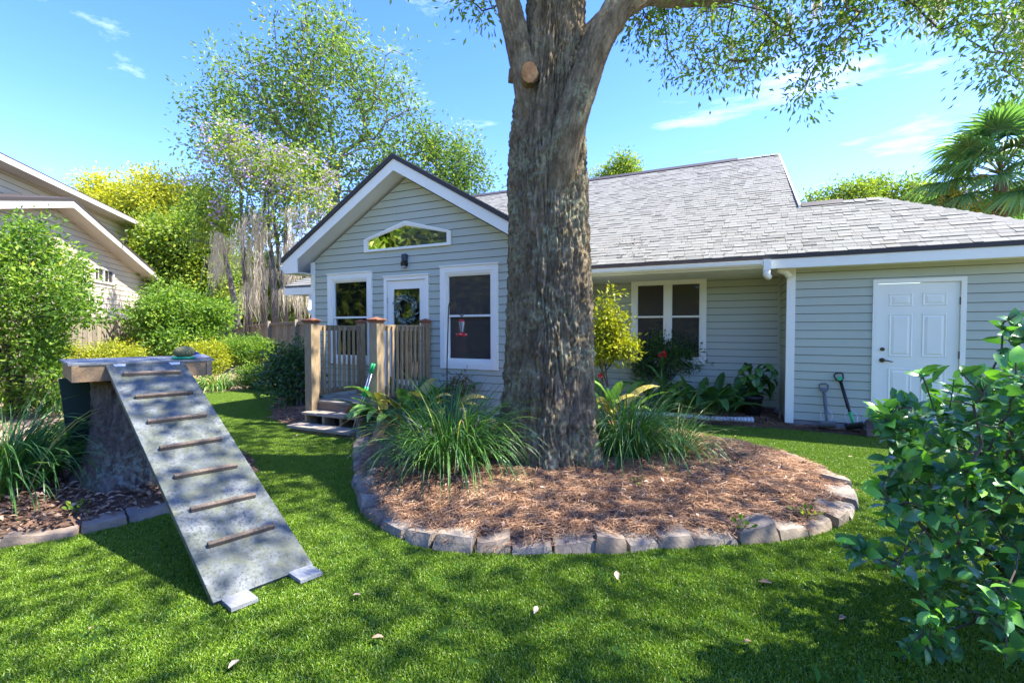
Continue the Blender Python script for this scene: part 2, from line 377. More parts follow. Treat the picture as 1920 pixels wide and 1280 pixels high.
LAWN = [(-9.5,-3),(6,-3),(6,8.08),(2.4,8.10),(1.0,8.14),(.4,8.12),(-.4,7.98),(-1.2,7.85),(-2.78,7.7),(-2.78,6.6),(-6.0,6.6),(-6.05,5.06),(-6.7,5.25),(-7.25,5.55),(-7.7,5.9),(-8.2,6.35),(-8.9,6.95),(-9.4,7.7),
        (-10.2,7.85),(-10.9,7.7),(-11.5,6.9),(-11.8,5.8),(-11.4,4.7),(-10.1,3.8),(-9.0,3.1),(-8.1,2.5),(-9,1.2)]
lp = smooth_closed(LAWN, 1)
mb = MB(); mb.add([(x, y, 0) for x, y in LAWN], [tuple(range(len(LAWN)))]); struct(mb.build('lawn', M['lawnbase']))
def mound(name, poly, h0, h1, peak, step=.07, bump=.03):
    P = np.array(poly); lo, hi = P.min(0) - .05, P.max(0) + .05
    xs, ys = np.arange(lo[0], hi[0], step), np.arange(lo[1], hi[1], step); X, Y = np.meshgrid(xs, ys); q = np.stack([X.ravel(), Y.ravel()], 1)
    d = np.full(len(q), 1e9)
    for i in range(len(P)):
        a, b = P[i], P[(i+1) % len(P)]; ab = b - a; t = np.clip(((q - a) @ ab) / (ab @ ab), 0, 1); d = np.minimum(d, np.linalg.norm(q - a - t[:, None] * ab, axis=1))
    ins = inpoly(q, poly); z = h0 + (h1 - h0) * np.clip(d / peak, 0, 1) ** .8
    z = z + bump * fbm(np.c_[q * 2.5, q[:, 0] * 0], 4); z[~ins] = np.maximum(-.02, h0 - .1 - d[~ins]*1.5)
    W_ = len(xs); idx = np.arange(len(q)).reshape(len(ys), W_)
    F = np.stack([idx[:-1, :-1], idx[:-1, 1:], idx[1:, 1:], idx[1:, :-1]], -1).reshape(-1, 4); keep = (ins | (d < step * 1.6))[F].all(1)
    o = npobj(name, np.c_[q, z], F[keep], M['soil'], smooth=True); struct(o)
    from_grid = (xs, ys, z.reshape(len(ys), W_))
    return from_grid
def zon(gr, x, y):
    xs, ys, Z = gr; i = np.clip(((np.asarray(y) - ys[0]) / (ys[1] - ys[0])).astype(int), 0, len(ys) - 2); j = np.clip(((np.asarray(x) - xs[0]) / (xs[1] - xs[0])).astype(int), 0, len(xs) - 2)
    return (Z[i, j] + Z[i+1, j] + Z[i, j+1] + Z[i+1, j+1]) / 4
G_BED = mound('mulch_bed', BED, .07, .17, 1.0)
G_ISL = mound('mulch_island', ISLAND, .06, .13, .6)
HB = [(-2.75,9.3),(-2.75,7.72),(-1.2,7.88),(-.4,8.0),(.4,8.14),(1.0,8.16),(2.4,8.12),(6,8.1),(6,8.34),(.95,8.34),(.95,9.3)]
G_HB = mound('house_bed', HB, .03, .10, .3, .06)
LB = [(-6.05,5.2),(-6.7,5.28),(-7.25,5.58),(-7.7,5.93),(-8.2,6.38),(-8.9,6.98),(-9.3,7.7),(-8.6,9.0),(-6.0,8.2)]
G_LB = mound('corner_bed', LB, .02, .10, .4, .07)

# ---- turf: tufts of blades copied over the lawn
def _turf(N, L, b): return ramp(N, L, attr(N), [(0, (.055, .115, .010)), (.35, (.112, .215, .013)), (.65, (.18, .30, .016)), (.9, (.27, .375, .03)), (1, (.36, .39, .12))])
M['turf'] = mat('artificial_turf_blade', (.05, .2, .02), .42, .5, _turf, .22, (1.3, 1.3, .5))
def tuft(seed, n=370, half=.075):
    r = np.random.default_rng(seed); b = np.c_[r.uniform(-half, half, (n, 2)), np.zeros(n)]
    d = np.c_[r.normal(size=(n, 2)) * .42, np.ones(n)]; h = r.uniform(.010, .021, n); w = r.uniform(.0016, .003, n)
    D = norm(d); H = norm(np.cross(D, r.normal(size=(n, 3)))); m = b + D * (h * .55)[:, None]
    D2 = D.copy(); D2[:, :2] *= 2.1; D2 = norm(D2); t = m + D2 * (h * .5)[:, None]
    V = np.stack([b - H*w[:, None], b + H*w[:, None], m + H*w[:, None]*.8, m - H*w[:, None]*.8, t], 1).reshape(-1, 3)
    F = (np.array([(0,1,2),(0,2,3),(3,2,4)])[None] + (np.arange(n)*5)[:, None, None]).reshape(-1, 3)
    return npmesh('turf_tuft', V, F, M['turf'], np.repeat(np.clip(r.normal(.5, .24, n), 0, 1), 5))
st = .10; gx, gy = np.meshgrid(np.arange(-12, 4.2, st), np.arange(.6, 8.2, st)); q = np.stack([gx.ravel(), gy.ravel()], 1) + RNG.uniform(-.035, .035, (gx.size, 2))
fw = np.array([-math.sin(R(24.6)), math.cos(R(24.6))]); rt = np.array([fw[1], -fw[0]])
a_, b_ = q @ fw, q @ rt
vis = (a_ > 1.4) & (np.abs(b_) < a_ * 1.22 + .3)
q = q[vis & inpoly(q, LAWN) & ~inpoly(q, BED) & ~inpoly(q, ISLAND)]
patch = fbm(np.c_[q * .9, q[:, 0] * 0], 3)
scatter('turf_grass', np.c_[q, np.zeros(len(q))], RNG.uniform(0, 6.28, len(q)), 1.0 + .18 * patch + RNG.uniform(-.08, .08, len(q)), [tuft(100 + i) for i in range(6)])
# ---- pine straw and leaf litter on the beds
def _straw(N, L, b): return ramp(N, L, attr(N), [(0, (.11, .053, .028)), (.4, (.28, .15, .08)), (.75, (.42, .255, .145)), (1, (.57, .41, .26))])
M['straw'] = mat('pine_straw', (.25, .12, .06), .75, .2, _straw)
def strawmat(seed, n=46):
    r = np.random.default_rng(seed); b = np.c_[r.uniform(-.13, .13, (n, 2)), r.uniform(.004, .03, n)]; a = r.uniform(0, 6.28, n)
    D = np.c_[np.cos(a), np.sin(a), r.normal(size=n) * .12]; L_ = r.uniform(.07, .19, n); H = np.c_[-D[:, 1], D[:, 0], np.zeros(n)]
    cv = r.normal(size=n) * .03; w = r.uniform(.0012, .0024, n); pts = []
    for t in (0, .35, .7, 1): pts.append(b + D * ((t - .5) * L_)[:, None] + H * (cv * (4*t*(1-t)))[:, None] + np.c_[np.zeros((n, 2)), .006 * (4*t*(1-t)) * np.ones(n)])
    V = np.stack([p + s * H * w[:, None] + (np.array([0, 0, .0015]) if s > 0 else 0) for p in pts for s in (-1, 1)], 1).reshape(-1, 3)
    F = (np.array([(0,2,3,1),(2,4,5,3),(4,6,7,5)])[None] + (np.arange(n)*8)[:, None, None]).reshape(-1, 4)
    return npmesh('straw_tangle', V, F, M['straw'], np.repeat(np.clip(r.normal(.45, .25, n), 0, 1), 8))
def spread(poly, gr, step, jit):
    P = np.array(poly); X, Y = np.meshgrid(np.arange(P[:, 0].min(), P[:, 0].max(), step), np.arange(P[:, 1].min(), P[:, 1].max(), step))
    q = np.stack([X.ravel(), Y.ravel()], 1) + RNG.uniform(-jit, jit, (X.size, 2)); q = q[inpoly(q, poly)]; return np.c_[q, zon(gr, q[:, 0], q[:, 1])]
straws = [strawmat(200 + i) for i in range(6)]
sp = np.concatenate([spread(BED, G_BED, .072, .05), spread(HB, G_HB, .12, .06), spread(LB, G_LB, .12, .06)])
sp = sp[sp[:, 0] < 3.6]
scatter('pine_straw', sp, RNG.uniform(0, 6.28, len(sp)), RNG.uniform(.5, 1.0, len(sp)), straws)
M['litter'] = leafmat('dead_leaf', [(0, (.10, .055, .035)), (.35, (.22, .13, .08)), (.7, (.38, .26, .17)), (.95, (.52, .41, .30)), (1, (.22, .26, .06))], .7, .25, .12, (1, 1, .8))
def litter(name, pts, sz, seed, dark=0.0):
    r = np.random.default_rng(seed); n = len(pts); a = r.uniform(0, 6.28, n); D = np.c_[np.cos(a), np.sin(a), r.normal(size=n) * .3]
    V, F, v = leaves(pts + np.c_[np.zeros((n, 2)), r.uniform(.012, .035, n)], D, sz * r.uniform(.6, 1.2, n), .42, T_LEAF8, np.clip(r.random(n) - dark, 0, 1), .72, r)
    o = npobj(name, V, F, M['litter'], var=v); o['kind'] = 'stuff'; return o
q = spread(BED, G_BED, .062, .06); litter('leaf_litter', q[RNG.random(len(q)) < .75], .048, 11)
q = spread(ISLAND, G_ISL, .036, .03); litter('bark_litter', q, .065, 12, .22)
q = spread(LB, G_LB, .08, .06); litter('corner_leaf_litter', q, .05, 13, .1)
q = spread(HB, G_HB, .08, .06); litter('house_bed_litter', q[q[:, 0] < 3.6], .05, 14, .1)
q = np.c_[RNG.uniform(-24, -7, 9000), RNG.uniform(1, 14, 9000)]; q = q[~inpoly(q, LAWN) & ~inpoly(q, LB) & ~inpoly(q, ISLAND)]; litter('far_bed_litter', np.c_[q, np.full(len(q), -.02)], .10, 15)
# ---- border stones
def _stone(N, L, b):
    n = tnoise(N, L, 5, 6, .65); k = tnoise(N, L, 30, 4); oi = N.new('ShaderNodeObjectInfo'); bumpn(N, L, b, k, .7, .008)
    c = ramp(N, L, oi.outputs['Random'], [(0, (.25, .22, .18)), (.3, (.30, .235, .165)), (.55, (.24, .215, .18)), (.8, (.31, .24, .17)), (1, (.21, .165, .125))])
    c = mixc(N, L, .5, c, ramp(N, L, n, [(.3, (.16,) * 3), (.7, (.75, .74, .72))]), 'OVERLAY')
    return mixc(N, L, ramp(N, L, k, [(.55, (0,) * 3), (.8, (.4,) * 3)]), c, (.10, .10, .085))
M['stone'] = mat('weathered_stone', (.25, .24, .22), .9, .25, _stone)
def stone_mesh(L_, d, h, seed):
    r = np.random.default_rng(seed); n = 5; vs = {}; V = []; F = []
    def vid(p):
        k = tuple(np.round(p, 4))
        if k not in vs: vs[k] = len(V); V.append(p)
        return vs[k]
    g = np.linspace(-1, 1, n)
    for ax in range(3):
        for s in (-1, 1):
            for i in range(n - 1):
                for j in range(n - 1):
                    q4 = []
                    for a, b in ((i, j), (i+1, j), (i+1, j+1), (i, j+1)):
                        p = np.zeros(3); p[ax] = s; p[(ax+1) % 3] = g[a]; p[(ax+2) % 3] = g[b]; q4.append(vid(p))
                    F.append(q4 if s > 0 else q4[::-1])
    V = np.array(V); rd = np.abs(V); e = (rd > .99).sum(1)
    S_ = V * np.where(e == 2, .975, np.where(e == 3, .94, 1.0))[:, None]
    sk = r.normal(size=6); top = np.clip((V[:, 2] + 1) / 2, 0, 1); fr = np.clip((1 - V[:, 1]) / 2, 0, 1)
    X = S_[:, 0] * L_/2 * (1 - .05 * top + .05 * sk[3] * V[:, 1]); Y = S_[:, 1] * d/2 * (1 - .10 * top) + top * d * (.05 + .05 * sk[4]) * fr
    Z = S_[:, 2] * h/2 + top * (.09 * sk[1] * V[:, 0] - .16 * fr * abs(sk[2]) + .05 * sk[5] * V[:, 0] * V[:, 1]) * h
    Q = np.c_[X, Y, Z]; Q += np.stack([fbm(Q * 9 + seed * 3.1 + c * 9, 3) for c in range(3)], 1) * .016
    me = npmesh('stone', Q, np.array(F), M['stone'], smooth=True); me.set_sharp_from_angle(angle=R(28)); return me
bord = thing('stone_border', 'low curved border of grey blocks round the pine straw bed', 'stone border', (-.5, 3.4, 0))
def course(pts, parent, w, h, seed, zb=-.02):
    P = [Vector((x, y, 0)) for x, y in pts]; rr = random.Random(seed)
    for i in range(len(P) - 1):
        a, b = P[i], P[i+1]; L_ = (b - a).length; hh = h * rr.uniform(.8, 1.3); ww = w * rr.uniform(.85, 1.15)
        o = place('stone', stone_mesh(L_ * 1.0, ww, hh, seed * 50 + i), parent, (a + b) / 2 + Vector((0, 0, zb + hh / 2)), (R(rr.uniform(-5, 5)), R(rr.uniform(-4, 4)), math.atan2(b.y - a.y, b.x - a.x) + rr.uniform(-.09, .09)))
def respace(pts, L0, seed):
    rr = random.Random(seed); P = np.array(pts); P = np.concatenate([smooth_open(P)]); d = np.r_[0, np.cumsum(np.linalg.norm(np.diff(P, axis=0), axis=1))]; s = [0.0]
    while s[-1] < d[-1] - L0 * .6: s.append(s[-1] + L0 * rr.uniform(.75, 1.25))
    s[-1] = min(s[-1], d[-1]); return [(np.interp(t, d, P[:, 0]), np.interp(t, d, P[:, 1])) for t in s]
def smooth_open(P, sub=5):
    P = np.vstack([2*P[0]-P[1], P, 2*P[-1]-P[-2]]); out = []
    for i in range(1, len(P) - 2):
        p0, p1, p2, p3 = P[i-1:i+3]
        for k in range(sub):
            t = k/sub; out.append(.5*((2*p1)+(-p0+p2)*t+(2*p0-5*p1+4*p2-p3)*t*t+(-p0+3*p1-3*p2+p3)*t**3))
    out.append(P[-2]); return np.array(out)
course(respace(BED_S, .285, 5), bord, .23, .105, 5)
bord2 = thing('stone_border', 'short border of flat brownish stones along the stump bed, beside the ramp', 'stone border', (-4.5, 1.6, 0))
course(respace(ISL_S, .36, 9), bord2, .18, .078, 6)
# ---- fallen leaves on the lawn
fl = [(-1.86,1.98),(-1.55,1.72),(-.25,1.95),(.12,2.45),(-1.2,1.5),(-2.9,1.2),(-.55,2.75),(.62,2.9),(-4.0,4.3),(-5.5,4.6),(-2.0,1.35),(.3,3.1),(1.4,6.6),(.2,7.2),(-.9,2.3),(-6.5,4.2)]
tpl_l = []
for k in range(4):
    V, F, v = leaves(np.zeros((1, 3)), [[1, 0, .12]], .065, .45, T_LEAF8, np.array([[.75], [.6], [.9], [.45]][k]), 1.0); tpl_l.append(npmesh('fallen_leaf', V, F, M['litter'], v))
for i, (x, y) in enumerate(fl):
    o = place('fallen_leaf', tpl_l[i % 4], None, (x, y, .032), (random.uniform(-.3, .3), random.uniform(-.3, .3), random.uniform(0, 6.28)), random.uniform(.7, 1.2))
    tag(o, 'small dry tan leaf lying on the green lawn', 'leaf', 'dry leaves scattered over the lawn')

# ================================================================== HOUSE
house = thing('house', 'grey single storey house with white trim, front gable and shingle roof behind the oak', 'house', (-2.5, 9, 0))
EXP = .127
def lap_wall(name, parent, O, u, n, length, z0, ztop, openings=(), slope=None, apex=None, expo=EXP, material=None, zmax=None):
    """lap boards over a plane at O running along u, facing n; openings (a0,a1,b0,b1) along u and z; slope/apex clip a gable"""
    O, u, n = Vector((*O, 0)), Vector((*u, 0)), Vector((*n, 0)); mt = material or M['siding']
    w = MB(); base = place(name, None, parent) if False else None
    wall = MB()
    wall.hexa([O - n*.10 + Vector((0,0,z0-.0)), O + u*length - n*.10 + Vector((0,0,z0)), O + u*length - n*.13 + Vector((0,0,z0)), O - n*.13 + Vector((0,0,z0)),
               O - n*.10 + Vector((0,0,z0+.09)), O + u*length - n*.10 + Vector((0,0,z0+.09)), O + u*length - n*.13 + Vector((0,0,z0+.09)), O - n*.13 + Vector((0,0,z0+.09))])
    W_ = wall.build(name, mt, parent)
    def lim(z):
        if slope is None: return 0.0, length
        h = (apex[1] - z) / slope; return max(0, apex[0] - h), min(length, apex[0] + h)
    def board(a0, a1, z, zt):
        la, lb = lim(z), lim(zt); x0, x1, x2, x3 = max(a0, la[0]), min(a1, la[1]), max(a0, lb[0]), min(a1, lb[1])
        if x1 - x0 < .03: return
        if x3 <= x2 + .01: x2 = x3 = (x2 + x3) / 2; x3 += .005; x2 -= .005
        top = .004 if zt - z > .1 else .010
        def pt(a, z_, o): return O + u*a + n*o + Vector((0, 0, z_))
        e = .008 * expo / .127; lz = lim(z + e); y0, y1 = max(a0, lz[0]), min(a1, lz[1])
        if y1 <= y0 + .01: return
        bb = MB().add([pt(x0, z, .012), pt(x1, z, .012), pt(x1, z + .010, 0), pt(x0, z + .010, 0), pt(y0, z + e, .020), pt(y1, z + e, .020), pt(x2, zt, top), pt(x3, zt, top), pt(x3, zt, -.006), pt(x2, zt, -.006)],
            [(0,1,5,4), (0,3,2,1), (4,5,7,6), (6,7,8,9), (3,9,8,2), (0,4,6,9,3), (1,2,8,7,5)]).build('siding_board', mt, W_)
        bb.data.materials.append(M['butt']); bb.data.polygons[0].material_index = 1; bb.data.polygons[1].material_index = 1  # chamfer and underside carry the painted lap shadow
    z = z0
    while z < ztop - .02:
        b = min(z + expo, ztop); zt = min(b + .022, ztop)
        cuts = [o for o in openings if o[2] < b - 1e-4 and o[3] > z + 1e-4]
        segs = [(0.0, length)]
        for o in cuts:
            ns = []
            for s0, s1 in segs:
                if o[1] <= s0 or o[0] >= s1: ns.append((s0, s1)); continue
                if o[0] > s0: ns.append((s0, o[0]))
                if o[1] < s1: ns.append((o[1], s1))
            segs = ns
            if o[3] < b - .01: board(o[0], o[1], o[3], zt)
            if o[2] > z + .01: board(o[0], o[1], z, o[2])
        for s0, s1 in segs:
            if s1 - s0 > 2.0 and random.random() < .6:
                c_ = s0 + (s1 - s0) * random.uniform(.25, .75); board(s0, c_ - .0015, z, zt); board(c_ + .0015, s1, z, zt)
            else: board(s0, s1, z, zt)
        z = b
    return W_
def casing(parent, name, x0, x1, z0, z1, y, tw, out=.045, cap=True, bottom=True):
    """white board casing round an opening on a wall facing -y; returns the part"""
    m = MB(); ya, yb = y - out, y + .05
    m.box(x0, x0 + tw, ya, yb, z0, z1); m.box(x1 - tw, x1, ya, yb, z0, z1); m.box(x0 + tw, x1 - tw, ya + .002, yb, z1 - tw, z1)
    if bottom: m.box(x0 + tw, x1 - tw, ya + .002, yb, z0, z0 + tw)
    o = m.build(name, M['white'], parent)
    if cap: MB().box(x0 - .012, x1 + .012, ya - .018, yb - .01, z1 + .001, z1 + .022).build('drip_cap', M['white'], o)
    return o
def sash_window(parent, x0, x1, z0, z1, y, tw, g_top, g_bot, mid=.5):
    w = casing(parent, 'window', x0, x1, z0, z1, y, tw)
    a0, a1, b0, b1 = x0 + tw, x1 - tw, z0 + tw, z1 - tw; s = .035; zm = b0 + (b1 - b0) * mid
    m = MB()
    m.box(a0, a0 + s, y - .03, y + .04, b0, b1).box(a1 - s, a1, y - .03, y + .04, b0, b1).box(a0 + s, a1 - s, y - .03, y + .04, b1 - s, b1).box(a0 + s, a1 - s, y - .03, y + .04, b0, b0 + s)
    m.build('window_frame', M['white'], w)
    i0, i1 = a0 + s, a1 - s
    m = MB(); t = .028
    m.box(i0, i0 + t*.7, y - .005, y + .03, zm, b1 - s).box(i1 - t*.7, i1, y - .005, y + .03, zm, b1 - s).box(i0 + t*.7, i1 - t*.7, y - .004, y + .03, b1 - s - t, b1 - s).box(i0, i1, y - .012, y + .03, zm - t*.6, zm + t*.6)
    m.build('upper_sash', M['white'], w)
    m = MB()
    m.box(i0, i0 + t, y + .015, y + .05, b0 + s, zm - t*.6).box(i1 - t, i1, y + .015, y + .05, b0 + s, zm - t*.6).box(i0 + t, i1 - t, y + .016, y + .05, b0 + s, b0 + s + t*1.4)
    m.build('lower_sash', M['white'], w)
    MB().box(i0, i1, y + .018, y + .024, zm, b1 - s).build('pane', g_top, w)
    MB().box(i0, i1, y + .034, y + .040, b0 + s, zm).build('pane', g_bot, w)
    return w
GY, MY, CY = 6.55, 9.27, 8.32                     # gable, middle and garage wall planes
GX0, GX1, GCX = -7.31, -2.77, -5.04
GSL, GAP = .59, 4.20                              # gable slope and wall apex
op_g = [(GX0 + .0, 0, 0, 0)]
WINL, WINR, DOOR = (-6.89, -5.80, .90, 2.60), (-4.32, -3.23, .90, 2.60), (-5.52, -4.56, .40, 2.49)
def rel(o, e): return (o[0] - GX0 + e, o[1] - GX0 - e, o[2] + e, o[3] - e)
PENT = (-5.96, -4.10, 2.97, 3.45)
wallg = lap_wall('gable_wall', house, (GX0, GY), (1, 0), (0, -1), GX1 - GX0, .17, GAP, [rel(WINL, .06), rel(WINR, .06), (DOOR[0] - GX0 + .04, DOOR[1] - GX0 - .04, .17, DOOR[3] - .04)], GSL, (GCX - GX0, GAP))
wallm = lap_wall('middle_wall', house, (GX1, MY), (1, 0), (0, -1), .97 - GX1, .17, 2.62, [(-1.62 - GX1 + .06, -.24 - GX1 - .06, .95, 2.50)])
wallc = lap_wall('garage_wall', house, (.97, CY), (1, 0), (0, -1), 2.85, .14, 2.56, [(2.03 - .97 + .03, 3.07 - .97 - .03, .14, 2.25)])
wallr = lap_wall('garage_side_wall', house, (.97, MY), (0, -1), (-1, 0), MY - CY, .14, 2.6)
walls = lap_wall('gable_side_wall', house, (GX0, 9.3), (0, -1), (-1, 0), 9.3 - GY, .17, 2.78)
wallq = lap_wall('gable_right_wall', house, (GX1, GY), (0, 1), (1, 0), MY - GY, .17, 2.78)
wallp = lap_wall('porch_end_wall', house, (-8.0, 13.5), (0, -1), (-1, 0), 4.2, .17, 2.6)
# corner boards and frieze
m = MB(); m.box(GX0 - .028, GX0 + .075, GY - .032, GY + .07, .12, 2.86); m.build('corner_board', M['white'], house)
m = MB(); m.box(GX1 - .075, GX1 + .028, GY - .032, GY + .07, .12, 2.86); m.build('corner_board', M['white'], house)
m = MB(); m.box(.97 - .03, .97 + .085, CY - .034, CY + .06, .09, 2.50); m.build('corner_board', M['white'], house)
m = MB(); m.box(.97 - .05, .97 - .001, MY - .045, MY - .001, .14, 2.5); m.build('corner_board', M['siding'], house)
# windows and doors
sash_window(house, *WINL, GY, .095, M['glass'], M['glass'], .52); sash_window(house, *WINR, GY, .095, M['screen'], M['screen'], .52)
w2 = casing(house, 'window', -1.62, -.24, .90, 2.54, MY, .10)
MB().box(-.985, -.875, MY - .042, MY + .05, 1.0, 2.44).build('mullion', M['white'], w2)
for a0, a1 in ((-1.52, -.985), (-.875, -.34)):
    s = .025; b0, b1, zm = 1.0, 2.44, 1.80
    m = MB().box(a0, a0 + s, MY - .025, MY + .04, b0, b1).box(a1 - s, a1, MY - .025, MY + .04, b0, b1).box(a0 + s, a1 - s, MY - .024, MY + .04, b1 - s, b1).box(a0 + s, a1 - s, MY - .024, MY + .04, b0, b0 + s).box(a0 + s, a1 - s, MY - .02, MY + .03, zm - .018, zm + .018)
    m.build('sash', M['white'], w2)
    MB().box(a0 + s, a1 - s, MY + .012, MY + .018, zm, b1 - s).build('pane', M['screen'], w2); MB().box(a0 + s, a1 - s, MY + .024, MY + .03, b0 + s, zm).build('pane', M['screen'], w2)
def poly_frame(parent, name, outer, inner, y0, y1, mt):
    m = MB(); n = len(outer)
    for i in range(n):
        j = (i + 1) % n; a, b, c, d = outer[i], outer[j], inner[j], inner[i]
        m.hexa([(a[0], y0, a[1]), (b[0], y0, b[1]), (c[0], y0, c[1]), (d[0], y0, d[1]), (a[0], y1, a[1]), (b[0], y1, b[1]), (c[0], y1, c[1]), (d[0], y1, d[1])])
    return m.build(name, mt, parent)
po = [(-5.97, 2.965), (-4.10, 2.965), (-4.10, 3.20), (-5.035, 3.455), (-5.97, 3.20)]
def inset(p, e, cx=-5.035, cz=3.12): return [(cx + (x - cx) * (1 - e / .93), cz + (z - cz) * (1 - e / .22 * (.75 if z < 3.3 else .62))) for x, z in p]
wp = poly_frame(house, 'window', po, inset(po, .055), GY - .05, GY - .002, M['white']); poly_frame(wp, 'window_frame', inset(po, .057), inset(po, .085), GY - .040, GY - .002, M['white'])
m = MB(); m.prism([(x, GY - .026, z) for x, z in inset(po, .06)], (0, .005, 0)); m.build('pane', M['glass'], wp)
dr = casing(house, 'door', DOOR[0], DOOR[1], DOOR[2], DOOR[3], GY, .065, cap=True, bottom=False)
dx0, dx1 = DOOR[0] + .068, DOOR[1] - .068
m = MB().box(dx0, dx0 + .13, GY - .012, GY + .03, .41, 2.42).box(dx1 - .13, dx1, GY - .012, GY + .03, .41, 2.42).box(dx0 + .13, dx1 - .13, GY - .011, GY + .03, 2.27, 2.42).box(dx0 + .13, dx1 - .13, GY - .011, GY + .03, .41, .66)
m.build('door_frame', M['white'], dr)
MB().box(dx0 + .13, dx1 - .13, GY + .008, GY + .014, .66, 2.27).build('pane', M['glass'], dr)
m = MB().box(dx0 - .012, dx0 + .004, GY - .03, GY - .012, 2.02, 2.12); m.build('hinge', M['steel'], dr)
m = MB().tube([(dx1 - .06, GY - .012, 1.36), (dx1 - .06, GY - .06, 1.36)], .012).tube([(dx1 - .06, GY - .055, 1.36), (dx1 - .17, GY - .06, 1.355)], .01); m.build('door_handle', M['bronze'], dr)
# garage door with six raised panels
gd = casing(house, 'garage_side_door', 2.03, 3.07, .17, 2.28, CY, .058, .035, cap=False, bottom=False)
D0, D1, DZ0, DZ1 = 2.092, 3.008, .20, 2.215
slab = MB().box(D0, D1, CY - .004, CY + .04, DZ0, DZ1).build('door_leaf', M['white'], gd)
for cx in (D0 + .27, D1 - .27):
    for z0, z1 in ((1.90, 2.06), (1.17, 1.77), (.38, .98)):
        m = MB(); hw = .125
        o_ = [(cx - hw, z0), (cx + hw, z0), (cx + hw, z1), (cx - hw, z1)]; i1_ = [(cx - hw + .018, z0 + .018), (cx + hw - .018, z0 + .018), (cx + hw - .018, z1 - .018), (cx - hw + .018, z1 - .018)]
        i2_ = [(cx - hw + .05, z0 + .045), (cx + hw - .05, z0 + .045), (cx + hw - .05, z1 - .045), (cx - hw + .05, z1 - .045)]
        vs = [(x, CY - .013, z) for x, z in o_] + [(x, CY - .0055, z) for x, z in i1_] + [(x, CY - .015, z) for x, z in i2_]
        vo = [(x + (.012 if x > cx else -.012), CY - .0045, z + (.012 if z > (z0 + z1) / 2 else -.012)) for x, z in o_]
        m.add(vs + vo, [(0,1,5,4),(1,2,6,5),(2,3,7,6),(3,0,4,7),(4,5,9,8),(5,6,10,9),(6,7,11,10),(7,4,8,11),(8,9,10,11),(12,13,1,0),(13,14,2,1),(14,15,3,2),(15,12,0,3)])
        m.build('door_panel', M['white'], gd)
def disc_y(m, x, y, z, r, t, n=16): return m.prism([(x + r*math.cos(-6.28319*k/n), y, z + r*math.sin(-6.28319*k/n)) for k in range(n)], (0, -t, 0))
disc_y(MB(), D0 + .065, CY - .004, 1.265, .027, .022).build('deadbolt', M['bronze'], gd)
m = disc_y(MB(), D0 + .065, CY - .004, 1.105, .033, .012); m.tube([(D0 + .065, CY - .012, 1.105), (D0 + .065, CY - .055, 1.105)], .011).tube([(D0 + .06, CY - .05, 1.105), (D0 + .12, CY - .055, 1.10), (D0 + .17, CY - .052, 1.085), (D0 + .185, CY - .05, 1.092)], [.011, .009, .008, .006]); m.build('door_handle', M['bronze'], gd)
for z in (1.95, 1.2, .42): MB().box(D1 - .004, D1 + .012, CY - .024, CY - .006, z - .05, z + .05).build('hinge', M['bronze'], gd)
MB().box(D0 - .01, D1 + .01, CY - .07, CY + .04, .165, .197).build('threshold', M['drip'], gd)
# foundation
m = MB().box(GX0 + .01, GX1 - .01, GY + .012, GY + .2, -.1, .175).box(GX1, .97, MY + .012, MY + .2, -.1, .175).box(.985, 3.82, CY + .012, CY + .2, -.1, .145).box(.985, 1.1, CY + .2, MY, -.1, .14)
m.build('foundation', M['concrete'], house)
for i in range(5):
    for j in range(2): MB().box(.30 + i*.13 - (j*.06), .42 + i*.13 - (j*.06), MY - .012, MY + .01, .02 + j*.07, .082 + j*.07).build('brick', M['brick'], house)
# interior: dark rooms behind the glass
m = MB().box(GX0 + .1, GX1 - .1, 9.30, 9.36, 0, 4.0).box(GX0 + .1, GX1 - .1, GY + .15, 9.3, .30, .38).box(GX1, .9, 12.5, 12.56, 0, 3).box(GX1, .9, MY + .15, 12.5, .2, .28)
m.box(GX0 + .14, GX0 + .16, GY + .15, 9.3, .3, 3).box(GX1 - .16, GX1 - .14, GY + .15, 9.3, .3, 3).box(GX1 + .01, GX1 + .03, MY + .1, 12.5, .2, 3).box(.9, .93, MY + .1, 12.5, .2, 3); m.build('interior', M['interior'], house)
MB().box(-3.9, -3.82, 7.4, 7.48, .38, 2.6).box(-6.2, -5.9, 8.9, 8.98, .4, 2.4).build('interior_post', paint('red_brown_interior', (.12, .035, .03)), house)
# ---- roofs
EY, EZ, RY, RZ, MSL = 7.95, 2.68, 13.0, 5.86, (5.86 - 2.68) / (13.0 - 7.95)
MX0, MX1 = -8.1, 1.25; HY, HX = 9.71, 2.42; HZ = EZ + (HY - EY) * MSL; EX1 = HX + (HY - EY)
def slab(m, poly, t=.05):                          # roof plane with thickness downwards
    m.prism(poly, (0, 0, -t)); return m
m = slab(MB(), [(MX0, EY, EZ), (MX1, EY, EZ), (MX1, RY, RZ), (MX0, RY, RZ)]); slab(m, [(MX0, RY, RZ), (MX1, RY, RZ), (MX1, 2*RY - EY, EZ), (MX0, 2*RY - EY, EZ)])
roofm = m.build('main_roof', M['roofdeck'], house)
m = slab(MB(), [(MX1 + .001, EY, EZ), (EX1, EY, EZ), (HX, HY, HZ), (MX1 + .001, HY, HZ)]); slab(m, [(EX1, EY, EZ), (EX1, 2*HY - EY, EZ), (HX, HY, HZ)]); slab(m, [(MX1, HY, HZ), (HX, HY, HZ), (EX1, 2*HY - EY, EZ), (MX1, 2*HY - EY, EZ)])
roofg = m.build('garage_roof', M['roofdeck'], house)
def tri_wall(x, name): # gable ends of the main roof
    MB().prism([(x, EY + .4, EZ - .1), (x, 2*RY - EY - .4, EZ - .1), (x, RY, RZ - .12)], (.05, 0, 0)).build(name, M['siding'], house)
